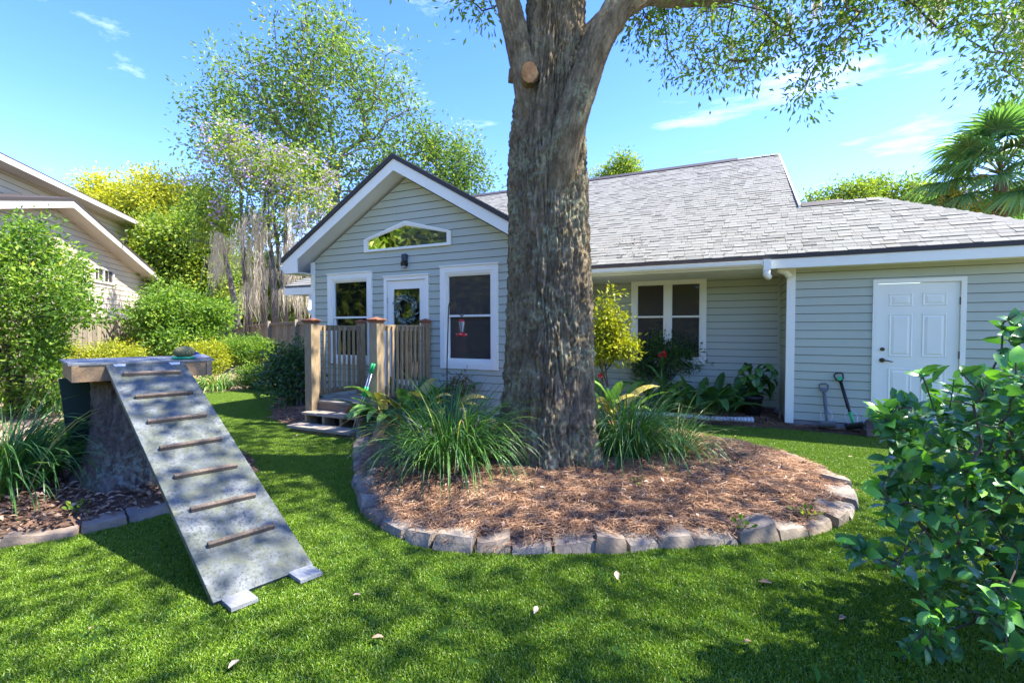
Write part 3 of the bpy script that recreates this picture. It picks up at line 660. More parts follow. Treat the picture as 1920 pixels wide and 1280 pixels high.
tri_wall(MX1 - .35, 'end_gable'); tri_wall(MX0 + .3, 'end_gable')
MB().box(MX0 + .3, 3.8, 17.5, 17.6, 0, 2.7).build('back_wall', M['siding'], house)
MB().box(3.72, 3.80, CY + .05, 12, 0, 2.55).build('garage_end_wall', M['siding'], house)
MB().box(-7.98, -7.9, 9.4, 17.5, 0, 2.7).build('left_wall', M['siding'], house)
# shingles
sn = Vector((0, -MSL, 1)).normalized(); su = Vector((0, 1, MSL)).normalized(); O0 = Vector((0, EY, EZ)); SEXP = .127
def gable_z(x): return GAP + .32 - GSL * abs(x - GCX)
SH = []
rr = random.Random(4); nrow = int((RY - EY) / su.y / SEXP)
for k in range(nrow):
    s0 = k * SEXP; y = EY + s0 * su.y; z = EZ + s0 * su.z
    x1 = MX1 if y > HY else EX1 - (y - EY) - .02
    if y < HY and y + SEXP * su.y > HY: x1 = MX1
    x = MX0 + rr.uniform(-.2, 0)
    while x < x1:
        w_ = rr.choice((.10, .13, .17, .17, .21, .26)); a, b = max(x, MX0), min(x + w_, x1); x += w_
        if b - a < .03: continue
        if GX0 - .4 < (a + b)/2 < GX1 + .4 and gable_z((a + b)/2) > z + .1: continue
        SH.append((a, b, s0, rr.choice((0, 0, 1)), rr.random()))
def shingle_pts(a, b, s0, th):
    t0 = .010 + .007 * th; L_ = min(SEXP + .03, (RY - EY) / su.y - s0 + .005); g = .002
    def p(x, s, n_): v = O0 + su*(s0 + s) + sn*n_; return Vector((x, v.y, v.z))
    return [p(a+g, 0, .002), p(b-g, 0, .002), p(b-g, L_, .0), p(a+g, L_, .0), p(a+g, 0, t0), p(b-g, 0, t0), p(b-g, L_, .004), p(a+g, L_, .004)]
def camdist(s): v = O0 + su*s[2]; return (Vector(((s[0]+s[1])/2, v.y, v.z)) - cam.location).length / (s[1]-s[0])**.5
inview = lambda s: ((s[0]+s[1])/2) > -2.3
SH.sort(key=lambda s: (not inview(s), camdist(s)))
CUB = np.array([(3,2,1,0),(4,5,6,7),(0,1,5,4),(1,2,6,5),(2,3,7,6),(3,0,4,7)])
V, Fs, va = [], [], []
for i, (a, b, s0, th, v) in enumerate(SH):
    P_ = np.array(shingle_pts(a, b, s0, th))
    if i < 300: npobj('shingle', P_, CUB, M['shingle'], roofm if (a + b)/2 < MX1 else roofg, np.full(8, v))
    else: V.append(P_); Fs.append(CUB + 8*len(va)); va.append(v)
o = npobj('shingle_courses', np.concatenate(V), np.concatenate(Fs), M['shingle'], roofm, np.repeat(va, 8)); o['kind'] = 'stuff'
# hip face and ridge caps
rr = random.Random(8); V, Fs, va = [], [], []
def cap_row(p, q, w_, name):
    p, q = Vector(p), Vector(q); L_ = (q - p).length; n_ = int(L_ / .15); d = (q - p).normalized(); sd = d.cross(Vector((0, 0, 1))).normalized()
    for i in range(n_):
        c = p + d * (i + .5) * L_ / n_
        for s in (-1, 1):
            V.append(np.array([c - d*.085 + Vector((0,0,.028)), c + d*.085 + Vector((0,0,.018)), c + d*.085 + sd*s*w_ - Vector((0,0,w_*.42)), c - d*.085 + sd*s*w_ - Vector((0,0,w_*.42 - .008))])); Fs.append(np.array([(0,1,2,3)]) + 4*len(va)); va.append(rr.random()*.8)
cap_row((HX, HY, HZ), (EX1, EY, EZ), .13, ''); cap_row((1.9, HY, HZ), (HX, HY, HZ), .13, ''); cap_row((.35, RY, RZ), (MX1, RY, RZ), .14, '')
o = npobj('ridge_cap_shingles', np.concatenate(V), np.concatenate(Fs), M['shingle'], roofg, np.repeat(va, 4)); o['kind'] = 'stuff'
MB().prism([(MX0, RY - .13, RZ - .05), (MX0, RY, RZ + .055), (MX0, RY + .13, RZ - .05)], (.35 - MX0, 0, 0)).build('ridge_vent', M['drip'], roofm)
MB().prism([(MX1 + .05, HY - .11, HZ - .04), (MX1 + .05, HY, HZ + .055), (MX1 + .05, HY + .11, HZ - .04)], (.62, 0, 0)).build('ridge_vent', M['drip'], roofg)
# white rake board on the main roof's right edge
MB().prism([(MX1 + .002, HY - .1, HZ + .0), (MX1 + .002, RY, RZ + .0), (MX1 + .002, RY, RZ - .16), (MX1 + .002, HY - .1, HZ - .16)], (.03, 0, 0)).build('rake_board', M['white'], house)
# eaves: drip edge, fascia, soffit, gutter
MB().box(GX1 + .45, EX1, EY - .03, EY + .02, EZ - .062, EZ - .004).build('drip_edge', M['drip'], house)
MB().box(.62, EX1 - .02, EY - .012, EY + .018, EZ - .205, EZ - .063).build('fascia', M['white'], house)
MB().box(GX1 + .5, .60, EY + .0, EY + .02, EZ - .19, EZ - .063).build('fascia', M['white'], house)
MB().box(GX1 + .3, EX1 - .05, EY + .021, MY, EZ - .185, EZ - .172).build('soffit', M['soffit'], house)
m = MB(); prof = [(0, 0), (-.06, 0), (-.095, .03), (-.10, .085), (-.088, .085), (-.083, .037), (-.055, .012), (0, .012)]
m.prism([(GX1 + .55, EY - .003 + a, EZ - .165 + b) for a, b in prof], (.56 - GX1 - .55, 0, 0)); m.box(.56, .575, EY - .103, EY - .003, EZ - .165, EZ - .08)
gut = m.build('gutter', M['white'], house)
# downspout elbow at the gutter end and the leader to the corner
m = MB().box(.58, .675, EY - .11, EY - .01, EZ - .235, EZ - .07); m.build('gutter_outlet', M['white'], house)
MB().tube([(.63, EY - .06, EZ - .23), (.63, EY - .05, EZ - .30), (.66, EY + .02, EZ - .33)], [.05, .052, .048], 14).build('downspout_elbow', M['white'], house, smooth=True)
m = MB().tube([(.80, EY + .2, EZ - .21), (.90, CY - .12, EZ - .23), (.965, CY - .09, EZ - .31)], [.042, .05, .05], 14); m.build('downspout_elbow', M['white'], house, smooth=True)
# gable roof
GO = .35; gy0, gy1 = GY - GO, 10.9; zr = GAP + .30; ov = .42
def gslope(sgn, y0, y1, z_off, t, x_out=ov):
    xo = GCX + sgn * (GCX - GX0 + x_out); zo = zr - GSL * (GCX - GX0 + x_out)
    return [(GCX, y0, zr + z_off), (xo, y0, zo + z_off), (xo, y1, zo + z_off), (GCX, y1, zr + z_off)], t
m = MB()
for s in (-1, 1):
    poly, t = gslope(s, gy0 - .03, gy1, 0, .07); m.prism(poly, (0, 0, -t))
roofx = m.build('gable_roof', M['drip'], house)
V, Fs, va = [], [], []
for s in (-1, 1):
    d = Vector((s, 0, -GSL)).normalized(); nn = Vector((s*GSL, 0, 1)).normalized(); Ltot = (GCX - GX0 + ov) / abs(d.x); k = 0
    while k * SEXP < Ltot:
        s1 = Ltot - k * SEXP; s0_ = max(0, s1 - SEXP - .03); y = gy0 - .035
        while y < gy1 - .05:
            w_ = rr.choice((.17, .25, .33)); b = min(y + w_, gy1); O_ = Vector((GCX, 0, zr))
            def p(yy, ss, h): v = O_ + d*ss + nn*h; return (v.x, yy, v.z)
            V.append(np.array([p(y, s1, .002), p(b-.003, s1, .002), p(b-.003, s0_, 0), p(y, s0_, 0), p(y, s1, .016), p(b-.003, s1, .016), p(b-.003, s0_, .006), p(y, s0_, .006)])); Fs.append(CUB + 8*len(va)); va.append(rr.random()); y += w_
        k += 1
o = npobj('shingle_courses', np.concatenate(V), np.concatenate(Fs), M['shingle'], roofx, np.repeat(va, 8)); o['kind'] = 'stuff'
for s in (-1, 1):                                     # rake boards and soffits
    poly, t = gslope(s, gy0, gy0 + .03, -.075, .19); m = MB(); m.prism(poly[:2] + [(poly[1][0], gy0, poly[1][2] - t), (GCX, gy0, poly[0][2] - t)], (0, .03, 0)); m.build('rake_board', M['white'], house)
    poly, t = gslope(s, gy0 + .031, gy1, -.235, .015); m = MB(); m.prism(poly, (0, 0, -t)); m.build('soffit', M['soffit'], house)
    xo = GCX + s * (GCX - GX0 + ov); zo = zr - GSL * (GCX - GX0 + ov)
    MB().box(*sorted((xo, xo - s*.03)), gy0 + .031, 9.6, zo - .27, zo - .075).build('fascia', M['white'], house)
    MB().box(*sorted((xo - s*.031, GX0 + .03 if s < 0 else GX1 - .03)), gy0 + .031, 9.6, zo - .285, zo - .27).build('eave_soffit', M['soffit'], house)
    m = MB().prism([(xo + s*(-a), gy0 + .02, zo - .20 + b) for a, b in prof], (0, 3.2, 0)); m.build('gutter', M['white'], house)
# boxed eave return at the left corner
zo = zr - GSL * (GCX - GX0 + ov); xo = GX0 - ov
MB().prism([(xo + .032, gy0 + .002, zo - .08), (xo + .032, gy0 + .002, zo - .282), (GX0 - .03, gy0 + .002, zo - .282), (GX0 - .03, gy0 + .002, zo - .08 + GSL*(ov - .06) - .16)], (0, .028, 0)).build('eave_return', M['white'], house)
# left porch roof behind the gable
pz, px0, pyf = 2.62, -9.84, 7.95
m = MB(); m.prism([(px0, pyf, pz), (-7.6, pyf, pz), (-7.6, 10.4, pz + 1.2), (-8.9, 10.4, pz + 1.2)], (0, 0, -.05)); m.prism([(px0, pyf, pz), (-8.9, 10.4, pz + 1.2), (px0, 13, pz)], (0, 0, -.05)); rp = m.build('porch_roof', M['roofdeck'], house)
V, Fs, va = [], [], []; psl = 1.2 / 2.45
for k in range(17):
    y = pyf + k * .125; x = px0 + (y - pyf) * .38
    while x < -7.6:
        w_ = rr.choice((.17, .25, .33)); b = min(x + w_, -7.6); z = pz + (y - pyf) * psl
        V.append(np.array([(x, y-.02, z-.008), (b-.004, y-.02, z-.008), (b-.004, y+.13, z+.13*psl), (x, y+.13, z+.13*psl), (x, y-.02, z+.012), (b-.004, y-.02, z+.012), (b-.004, y+.13, z+.13*psl+.006), (x, y+.13, z+.13*psl+.006)])); Fs.append(CUB + 8*len(va)); va.append(rr.random()); x += w_
o = npobj('shingle_courses', np.concatenate(V), np.concatenate(Fs), M['shingle'], rp, np.repeat(va, 8)); o['kind'] = 'stuff'
MB().box(px0, -7.5, pyf - .02, pyf + .01, pz - .22, pz - .052).build('fascia', M['white'], house); MB().box(px0, -7.5, pyf + .011, 10.2, pz - .2, pz - .188).build('soffit', M['soffit'], house)
m = MB().tube([(-9.0, 7.98, pz - .21), (-9.0, 8.0, pz - .34), (-8.5, 7.5, pz - .62), (-7.62, 6.95, pz - .85), (-7.55, 6.8, pz - 1.0), (-7.55, 6.75, .72), (-7.62, 6.7, .52), (-7.95, 6.62, .32)], [.05]*8, 10); m.build('downspout', M['white'], house, smooth=True)
# wall light
wlx = -5.05
lt = thing('wall_light', 'small black solar spotlight on the grey gable above the white door', 'light', (wlx, GY, 2.70))
MB().prism([(wlx - .05, GY - .02, 2.74), (wlx + .05, GY - .02, 2.74), (wlx + .05, GY - .02, 2.86), (wlx - .05, GY - .02, 2.86)], (0, -.05, .015)).build('solar_panel', mat('solar_cell', (.05, .06, .10), .2), lt)
MB().box(wlx - .045, wlx + .045, GY - .10, GY - .012, 2.665, 2.738).build('housing', M['black'], lt)
MB().lathe((wlx, GY - .065, 2.625), [(.028, 0), (.036, .015), (.036, .04)], 14).build('sensor', mat('clear_lens', (.35, .36, .36), .1), lt, smooth=True)

# ================================================================== DECK
deck = thing('deck', 'small wooden landing with two steps, railings and copper coloured post caps at the white door', 'deck', (-5.3, 5.9, 0))
DX0, DX1, DY0, DY1, DZ = -6.04, -4.66, 5.40, 6.50, .40
nb = 9; bw = (DY1 - DY0) / nb
for i in range(nb): MB().box(DX0 - .03, DX1 + .03, DY0 - .02 + i*bw + .003, DY0 - .02 + (i+1)*bw - .003, DZ - .032, DZ + random.uniform(-.002, .002)).build('deck_board', M['deckwood'], deck)
MB().box(DX0, DX1, DY0, DY0 + .035, .20, DZ - .033).build('rim_board', wood('dark_rim_wood', (.12, .085, .06), (.20, .145, .10), (.28, .21, .15), (2, 10, 12)), deck)
MB().box(DX0, DX0 + .035, DY0 + .036, DY1, .2, DZ - .033).box(DX1 - .035, DX1, DY0 + .036, DY1, .2, DZ - .033).build('side_board', M['treated_h'], deck)
m1 = MB().box(DX0 + .04, DX1 - .1, 5.115, 5.395, .215, .25); m1.build('step_tread', M['deckwood'], deck)
m1 = MB().box(DX0 + .05, DX1 - .08, 4.84, 5.10, .06, .098); m1.build('step_tread', M['deckwood'], deck)
for x in (DX0 + .10, DX0 + .47, DX0 + .83, DX1 - .20): MB().box(x, x + .045, 5.13, 5.39, .0, .213).build('step_support', M['treated_v'], deck)
MB().box(DX0 + .06, DX1 - .12, 5.35, 5.385, .0, .21).build('step_back', mat('green_board', (.02, .045, .035), .7), deck)
MB().box(DX0 + .1, DX1 - .1, 4.88, 5.08, -.02, .058).build('step_sleeper', M['treated_h'], deck)
POSTS = [(DX0 + .03, DY0 - .06, .15, 0), (DX0 + .08, DY1 - .10, .11, DZ), (DX1 - .05, DY0 - .02, .15, 0), (DX1 + .12, DY1 - .10, .11, DZ)]
for x, y, w, z0 in POSTS:
    h = w / 2; p = MB().box(x - h, x + h, y - h, y + h, z0, 1.66).build('post', M['treated_v'], deck, bevel=.006)
    m = MB(); c = h * 1.18
    m.add([(x-c*.95,y-c*.95,1.655),(x+c*.95,y-c*.95,1.655),(x+c*.95,y+c*.95,1.655),(x-c*.95,y+c*.95,1.655),
           (x-c*1.0,y-c*1.0,1.675),(x+c*1.0,y-c*1.0,1.675),(x+c*1.0,y+c*1.0,1.675),(x-c*1.0,y+c*1.0,1.675),
           (x-c*1.22,y-c*1.22,1.695),(x+c*1.22,y-c*1.22,1.695),(x+c*1.22,y+c*1.22,1.695),(x-c*1.22,y+c*1.22,1.695),
           (x-c*1.2,y-c*1.2,1.706),(x+c*1.2,y-c*1.2,1.706),(x+c*1.2,y+c*1.2,1.706),(x-c*1.2,y+c*1.2,1.706),
           (x-c*.45,y-c*.45,1.728),(x+c*.45,y-c*.45,1.728),(x+c*.45,y+c*.45,1.728),(x-c*.45,y+c*.45,1.728),(x,y,1.742)],
          [(3,2,1,0)] + [(a+i, a+(i+1)%4, a+4+(i+1)%4, a+4+i) for a in (0,4,8,12) for i in range(4)] + [(16+i, 16+(i+1)%4, 20) for i in range(4)])
    m.build('post_cap', M['cap'], p)
def railing(p, q, nbal, skip=()):
    p, q = Vector(p), Vector(q); d = (q - p).normalized()
    MB().bar(p + d*.075 + Vector((0,0,1.58)), q - d*.055 + Vector((0,0,1.58)), .04, .09).build('top_rail', M['treated_h'], deck)
    MB().bar(p + d*.075 + Vector((0,0,.52)), q - d*.055 + Vector((0,0,.52)), .04, .09).build('bottom_rail', M['treated_h'], deck)
    s = d.cross(Vector((0,0,1)))
    for i in range(nbal):
        c = p + (q - p) * ((i + 1) / (nbal + 1)) + s * .037; h = .017
        o = MB().obox((0, 0, 0), d, s, (0, 0, 1), h, h, .545); me = o.mesh('baluster', M['treated_v'])
        place('baluster', me, deck, c + Vector((0, 0, 1.06)), (0, random.uniform(-.006, .006), 0))
P_ = [Vector((a, b, 0)) for a, b, _, _ in POSTS]
railing(P_[0], P_[1], 9); railing(P_[2], P_[3], 10)

# ================================================================== DOG PLATFORM WITH RAMP
def _door(N, L, b):
    n = tnoise(N, L, 3.0, 7, .65); k = tnoise(N, L, 55, 4, .7); sp = tnoise(N, L, 9, 6, .7); bumpn(N, L, b, k, .35, .004)
    c = ramp(N, L, n, [(.30, (.05, .062, .06)), (.46, (.095, .11, .107)), (.58, (.155, .17, .163)), (.72, (.25, .255, .235))])
    c = mixc(N, L, ramp(N, L, sp, [(.42, (0,)*3), (.60, (.85,)*3)]), c, (.085, .095, .055))
    return mixc(N, L, ramp(N, L, k, [(.38, (.85,)*3), (.50, (0,)*3)]), c, (.05, .055, .055))
M['ramp'] = mat('weathered_painted_board', (.25, .3, .32), .55, .35, _door)
M['greywood'] = wood('silvery_board', (.16, .165, .165), (.25, .26, .26), (.35, .36, .36), (2, 12, 12))
M['cleat'] = wood('cleat_wood', (.06, .045, .035), (.13, .10, .075), (.22, .175, .13), (3, 14, 14))
M['beam'] = wood('pale_beam_wood', (.20, .12, .06), (.31, .205, .11), (.41, .29, .17), (3, 10, 14))
plat = thing('dog_platform', 'raised wooden platform on a stump with hinged grey cleated ramp to the lawn', 'dog ramp', (-5.17, 2.52, 0))
TA, TB = Vector((-4.88, 1.90, 1.270)), Vector((-4.58, 2.86, 1.262)); td = (TB - TA).normalized(); te = Vector((-td.y, td.x, 0)).normalized(); TW = (TB - TA).length; TL_ = .88
up = Vector((0, 0, 1))
def tpt(a, b, z): return TA + td*a + te*b + up*z
nbp = 4
for i in range(nbp):
    b0, b1 = TL_*i/nbp + .003, TL_*(i+1)/nbp - .003
    MB().hexa([tpt(-.02,b0,-.02), tpt(TW+.02,b0,-.02), tpt(TW+.02,b1,-.02), tpt(-.02,b1,-.02), tpt(-.02,b0,.0), tpt(TW+.02,b0,.0), tpt(TW+.02,b1,.0), tpt(-.02,b1,.0)]).build('top_board', M['greywood'], plat)
def beam(a0, a1, b0, b1, z0=-.16, z1=-.022, nm='frame_beam'): MB().hexa([tpt(a0,b0,z0), tpt(a1,b0,z0), tpt(a1,b1,z0), tpt(a0,b1,z0), tpt(a0,b0,z1), tpt(a1,b0,z1), tpt(a1,b1,z1), tpt(a0,b1,z1)]).build(nm, M['beam'], plat)
beam(.046, TW - .046, .012, .055); beam(.0, .045, .0, TL_); beam(TW - .045, TW, .0, TL_); beam(.06, TW - .06, TL_ - .06, TL_ - .02)
beam(.15, .36, .30, .44, -.215, -.161, 'cross_block'); beam(.6, .8, .30, .44, -.215, -.161, 'cross_block')
gp_ = MB(); gp_.hexa([(-5.72,2.22,.02),(-5.60,2.78,.02),(-5.63,2.79,.02),(-5.75,2.23,.02),(-5.50,2.05,1.10),(-5.40,2.42,1.10),(-5.43,2.43,1.10),(-5.53,2.06,1.10)])
gp_.build('green_brace_board', mat('dark_green_paint', (.028, .052, .045), .6), plat)
RA, RB, RC, RD = Vector((-4.855, 2.11, 1.262)), Vector((-4.685, 2.655, 1.256)), Vector((-2.58, 1.58, .045)), Vector((-2.41, 2.125, .04))
ru = (RB - RA).normalized(); rl = ((RC + RD) - (RA + RB)).normalized(); rn = ru.cross(rl) * -1
if rn.z < 0: rn = -rn
RLEN = ((RC + RD)/2 - (RA + RB)/2).length; RW = .565
r0 = (RA + RB) / 2 + rl * .03
def rpt(a, s, n_): return r0 + ru*(a*RW/2) + rl*s + rn*n_
rb = MB().hexa([rpt(-1, 0, -.04), rpt(1, 0, -.04), rpt(1, RLEN, -.04), rpt(-1, RLEN, -.04), rpt(-1, 0, 0), rpt(1, 0, 0), rpt(1, RLEN, 0), rpt(-1, RLEN, 0)]).build('ramp_board', M['ramp'], plat, bevel=.004)
for i, s in enumerate((.20, .55, .90, 1.24, 1.58, 1.92, 2.24)):
    k = random.uniform(-.01, .01); a = .70 + random.uniform(-.02, .02)
    o = MB().hexa([rpt(-a, s - .018 + k, .001), rpt(a, s - .018, .001), rpt(a, s + .018, .001), rpt(-a, s + .018 + k, .001), rpt(-a, s - .014 + k, .03), rpt(a, s - .014, .03), rpt(a, s + .014, .03), rpt(-a, s + .014 + k, .03)]).build('cleat', M['cleat'], rb, bevel=.004)
for a in (-.68, .72):
    m = MB().hexa([rpt(a-.16, .0, .001), rpt(a+.16, .0, .001), rpt(a+.12, .045, .001), rpt(a-.12, .045, .001), rpt(a-.16, .0, .005), rpt(a+.16, .0, .005), rpt(a+.12, .045, .005), rpt(a-.12, .045, .005)])
    h = m.build('hinge', mat('galvanised', (.62, .63, .64), .4), rb)
    MB().tube([rpt(a-.17, -.006, .003), rpt(a+.17, -.006, .003)], .008, 8).build('hinge_pin', M['black'], rb)
for a in (-.62, .70):
    c = rpt(a, RLEN + .02, 0); c.z = .022; m = MB().obox(c, Vector((rl.x, rl.y, 0)).normalized(), ru, up, .12, .068, .011); m.build('foot_board', M['greywood'], plat)
# toys on the platform
def on_top(a, b): return tpt(a, b, 0)
c = on_top(.80, .10)
o = MB().lathe(c + up*.001, [(.05, 0), (.095, .004), (.103, .014), (.098, .026), (.09, .022), (.05, .016)], 28).build('flying_disc', mat('green_rubber', (.01, .28, .14), .4), smooth=True); tag(o, 'flat green rubber disc on the grey platform under the olive ball', 'toy')
c2 = c + up*.016; n_ = 24
prof = [(.001, .0)] + [(.088*math.sin(t)**.8, .055 - .055*math.cos(t)) for t in np.linspace(.25, 3.0, 12)]
def _fuzz(N, L, b): k = tnoise(N, L, 120, 3); bumpn(N, L, b, k, .8, .01); return ramp(N, L, k, [(.3, (.10, .11, .05)), (.7, (.22, .22, .12))])
o = MB().lathe(c2, prof, n_).build('olive_ball', mat('olive_fabric', (.17, .17, .08), .9, .1, _fuzz), smooth=True); tag(o, 'olive green domed fabric ball sitting on the green disc', 'ball')
m = MB(); base = on_top(.90, .26)
for i in range(9):
    a = random.uniform(0, 6.28); r = random.uniform(.0, .055); p = base + Vector((math.cos(a)*r, math.sin(a)*r, .022))
    m.tube([p + Vector((random.uniform(-.05,.05), random.uniform(-.05,.05), random.uniform(-.01,.03))) for _ in range(4)], [.016, .019, .018, .012], 7)
o = m.build('rope_toy', mat('blue_cotton', (.03, .06, .26), .9), smooth=True); tag(o, 'tangled blue rope toy at the far corner of the platform', 'toy')
m = MB(); base = on_top(.90, .06)
m.tube([base + td*(-.06) + up*.02, base + up*.022 + td*.0, base + td*.05 + up*.02, base + td*.11 + up*.012], [.012, .026, .024, .008], 10)
m.tube([base + td*.01 + te*.02 + up*.022, base + td*.05 + te*.06 + up*.02], [.02, .012], 8)
o = m.build('plush_toy', mat('lilac_plush', (.42, .40, .45), .9), smooth=True); tag(o, 'pale lilac soft toy lying beside the green disc on the platform', 'toy')

# ================================================================== FENCES
def fence(label, pts, bw, loc):
    f = thing('fence', label, 'fence', loc)
    for (x0, y0, h0), (x1, y1, h1) in zip(pts[:-1], pts[1:]):
        a, b = Vector((x0, y0, 0)), Vector((x1, y1, 0)); d = (b - a).normalized(); nrm = Vector((d.y, -d.x, 0));  L_ = (b - a).length
        if nrm.dot(-a) < 0: nrm = -nrm
        n = int(L_ / bw)
        for i in range(n):
            c = a + d * (i + .5) * bw; h = h0 + (h1 - h0) * (i + .5) / n + random.uniform(-.01, .01)
            MB().obox(c + up*(h/2), d, nrm, up, bw/2 - .006, .009, h/2).build('fence_board', M['fencewood'], f)
        np_ = max(2, int(round(L_ / 2.4)) + 1)
        for i in range(np_):
            t = i / (np_ - 1); c = a + (b - a)*t + nrm*.065; h = h0 + (h1 - h0)*t + .06
            MB().obox(c + up*(h/2), d, nrm, up, .055, .05, h/2).build('fence_post', M['fencewood'], f)
        for zz in (.35, .0):
            ha, hb = (h0 - zz - .06, h1 - zz - .06) if zz == 0 else (zz, zz)
            MB().bar(a + nrm*.031 + up*ha, b + nrm*.031 + up*hb, .04, .09).build('fence_rail', M['fencewood'], f)
    return f
fence('weathered board fence below the cream neighbouring house, behind the shrubs', [(-13.6,2.9,1.9), (-14.2,4.4,1.9), (-15.5,7.0,1.88), (-18.3,11.9,1.72)], .145, (-15.5, 7, 0))
fence('brown board fence between the mossy trees and the round clipped shrub', [(-18.2,12.0,1.72), (-12.3,10.4,1.82), (-9.9,9.75,1.85)], .145, (-14, 10.9, 0))

# ================================================================== NEIGHBOURING HOUSE
M['cream'] = paint('cream_siding', (.50, .43, .33), .05, .55, 1.0, .05)
M['creamtrim'] = paint('cream_trim', (.52, .48, .42), .03, .5, 2, .04)
nh = thing('neighbour_house', 'cream sided two storey house with low gable beyond the left fence', 'house', (-18, 7, 0))
AP = Vector((-17.9, 7.1, 5.45)); EN = Vector((-22.35, 11.85, 3.75)); dd = Vector((EN.x - AP.x, EN.y - AP.y, 0)); half = dd.length; dd.normalize(); nn = Vector((.731, .683, 0)); nn = (nn - dd*nn.dot(dd)).normalized()
ohang = .50; slope_n = (AP.z - EN.z) / half
wO = AP - dd*half - nn*ohang; wO.z = 0
wall_half = half - .45
O2 = Vector((AP.x, AP.y, 0)) - nn*ohang - dd*wall_half
lap_wall('end_wall', nh, (O2.x, O2.y), (dd.x, dd.y), (nn.x, nn.y), wall_half*2, .2, AP.z - .16, [(wall_half + 2.17, wall_half + 3.43, 3.27, 3.71)], slope_n, (wall_half, AP.z - .14), .19, M['cream'])
def npnt(a, o, z): return Vector((AP.x, AP.y, 0)) + dd*a + nn*o + up*z
m = MB()
for s in (-1, 1): m.prism([npnt(0, 0, AP.z), npnt(s*half, 0, EN.z), npnt(s*half, -9, EN.z), npnt(0, -9, AP.z)], (0, 0, .09))
m.build('lower_roof', M['drip'], nh)
for s in (-1, 1):
    MB().prism([npnt(0, .02, AP.z - .002), npnt(s*half, .02, EN.z - .002), npnt(s*half, .02, EN.z - .20), npnt(0, .02, AP.z - .20)], nn*-.04).build('rake_board', M['creamtrim'], nh)
    MB().prism([npnt(0, -.021, AP.z - .17), npnt(s*half, -.021, EN.z - .17), npnt(s*half, -ohang - .05, EN.z - .17), npnt(0, -ohang - .05, AP.z - .17)], (0, 0, -.02)).build('soffit', M['creamtrim'], nh)
    MB().prism([npnt(0, .03, AP.z + .091), npnt(s*half, .03, EN.z + .091), npnt(s*half, .03, EN.z + .0), npnt(0, .03, AP.z + .0)], nn*-.012).build('drip_edge', M['drip'], nh)
MB().bar(npnt(wall_half - .05, -ohang + .03, .2), npnt(wall_half - .05, -ohang + .03, EN.z - .16), .10, .05, dd).build('corner_board', M['creamtrim'], nh)
# small window on the lower wall
def nrect(m, a0, a1, z0, z1, o0, o1): return m.hexa([npnt(a0, o1, z0), npnt(a1, o1, z0), npnt(a1, o0, z0), npnt(a0, o0, z0), npnt(a0, o1, z1), npnt(a1, o1, z1), npnt(a1, o0, z1), npnt(a0, o0, z1)])
wa0, wa1, wz0, wz1, of = 2.10, 3.50, 3.20, 3.78, -ohang
m = MB(); nrect(m, wa0, wa0+.09, wz0, wz1, of, of+.05); nrect(m, wa1-.09, wa1, wz0, wz1, of, of+.05); nrect(m, wa0+.09, wa1-.09, wz1-.09, wz1, of, of+.048); nrect(m, wa0+.09, wa1-.09, wz0, wz0+.09, of, of+.048)
wn_ = m.build('window', M['creamtrim'], nh)
nrect(MB(), (wa0+wa1)/2-.05, (wa0+wa1)/2+.05, wz0+.09, wz1-.09, of, of+.03).build('mullion', M['white'], wn_)
for a0, a1 in ((wa0+.09, (wa0+wa1)/2-.05), ((wa0+wa1)/2+.05, wa1-.09)):
    nrect(MB(), a0, a1, wz0+.09, wz1-.09, of-.01, of+.0).build('pane', M['screen'], wn_)
    nrect(MB(), (a0+a1)/2-.012, (a0+a1)/2+.012, wz0+.09, wz1-.09, of+.001, of+.015).build('glazing_bar', M['white'], wn_)
nrect(MB(), 0, 3.5, 2.5, 4.2, of - 1.2, of - 1.15).build('interior', M['interior'], nh)
# upper storey behind
uo = -1.5; ua1 = 7.1; uz = 6.1
U0 = npnt(-8, uo, 0); lap_wall('upper_wall', nh, (U0.x, U0.y), (dd.x, dd.y), (nn.x, nn.y), 8 + ua1, 3.0, uz + .1, (), None, None, .19, M['cream'])
U1 = npnt(ua1, uo, 0); lap_wall('upper_side_wall', nh, (U1.x, U1.y), (-nn.x, -nn.y), (dd.x, dd.y), 6, 3.0, uz + .1, (), None, None, .19, M['cream'])
MB().bar(npnt(ua1 - .04, uo + .03, 3.2), npnt(ua1 - .04, uo + .03, uz + .15), .10, .05, dd).build('corner_board', M['creamtrim'], nh)
m = MB(); m.prism([npnt(-8, uo + .55, uz + .12), npnt(ua1 + .9, uo + .55, uz + .12), npnt(ua1 + .9, uo - 6, uz + 1.0), npnt(-8, uo - 6, uz + 1.0)], (0, 0, .12)); m.build('upper_roof', M['drip'], nh)
MB().prism([npnt(-8, uo + .57, uz + .19), npnt(ua1 + .92, uo + .57, uz + .19), npnt(ua1 + .92, uo + .57, uz + .02), npnt(-8, uo + .57, uz + .02)], nn*-.03).build('upper_fascia', M['creamtrim'], nh)
MB().prism([npnt(-8, uo + .54, uz + .05), npnt(ua1 + .89, uo + .54, uz + .05), npnt(ua1 + .89, uo - .1, uz + .05), npnt(-8, uo - .1, uz + .05)], (0, 0, -.02)).build('upper_soffit', M['creamtrim'], nh)
m = MB().tube([npnt(-1.95, uo + .50, uz + .12), npnt(-1.95, uo + .48, uz - .05), npnt(-2.2, uo + .1, uz - .3), npnt(-2.2, uo + .08, uz - .75), npnt(-2.75, uo + .08, uz - .8)], .06, 10); m.build('downspout', M['white'], nh, smooth=True)

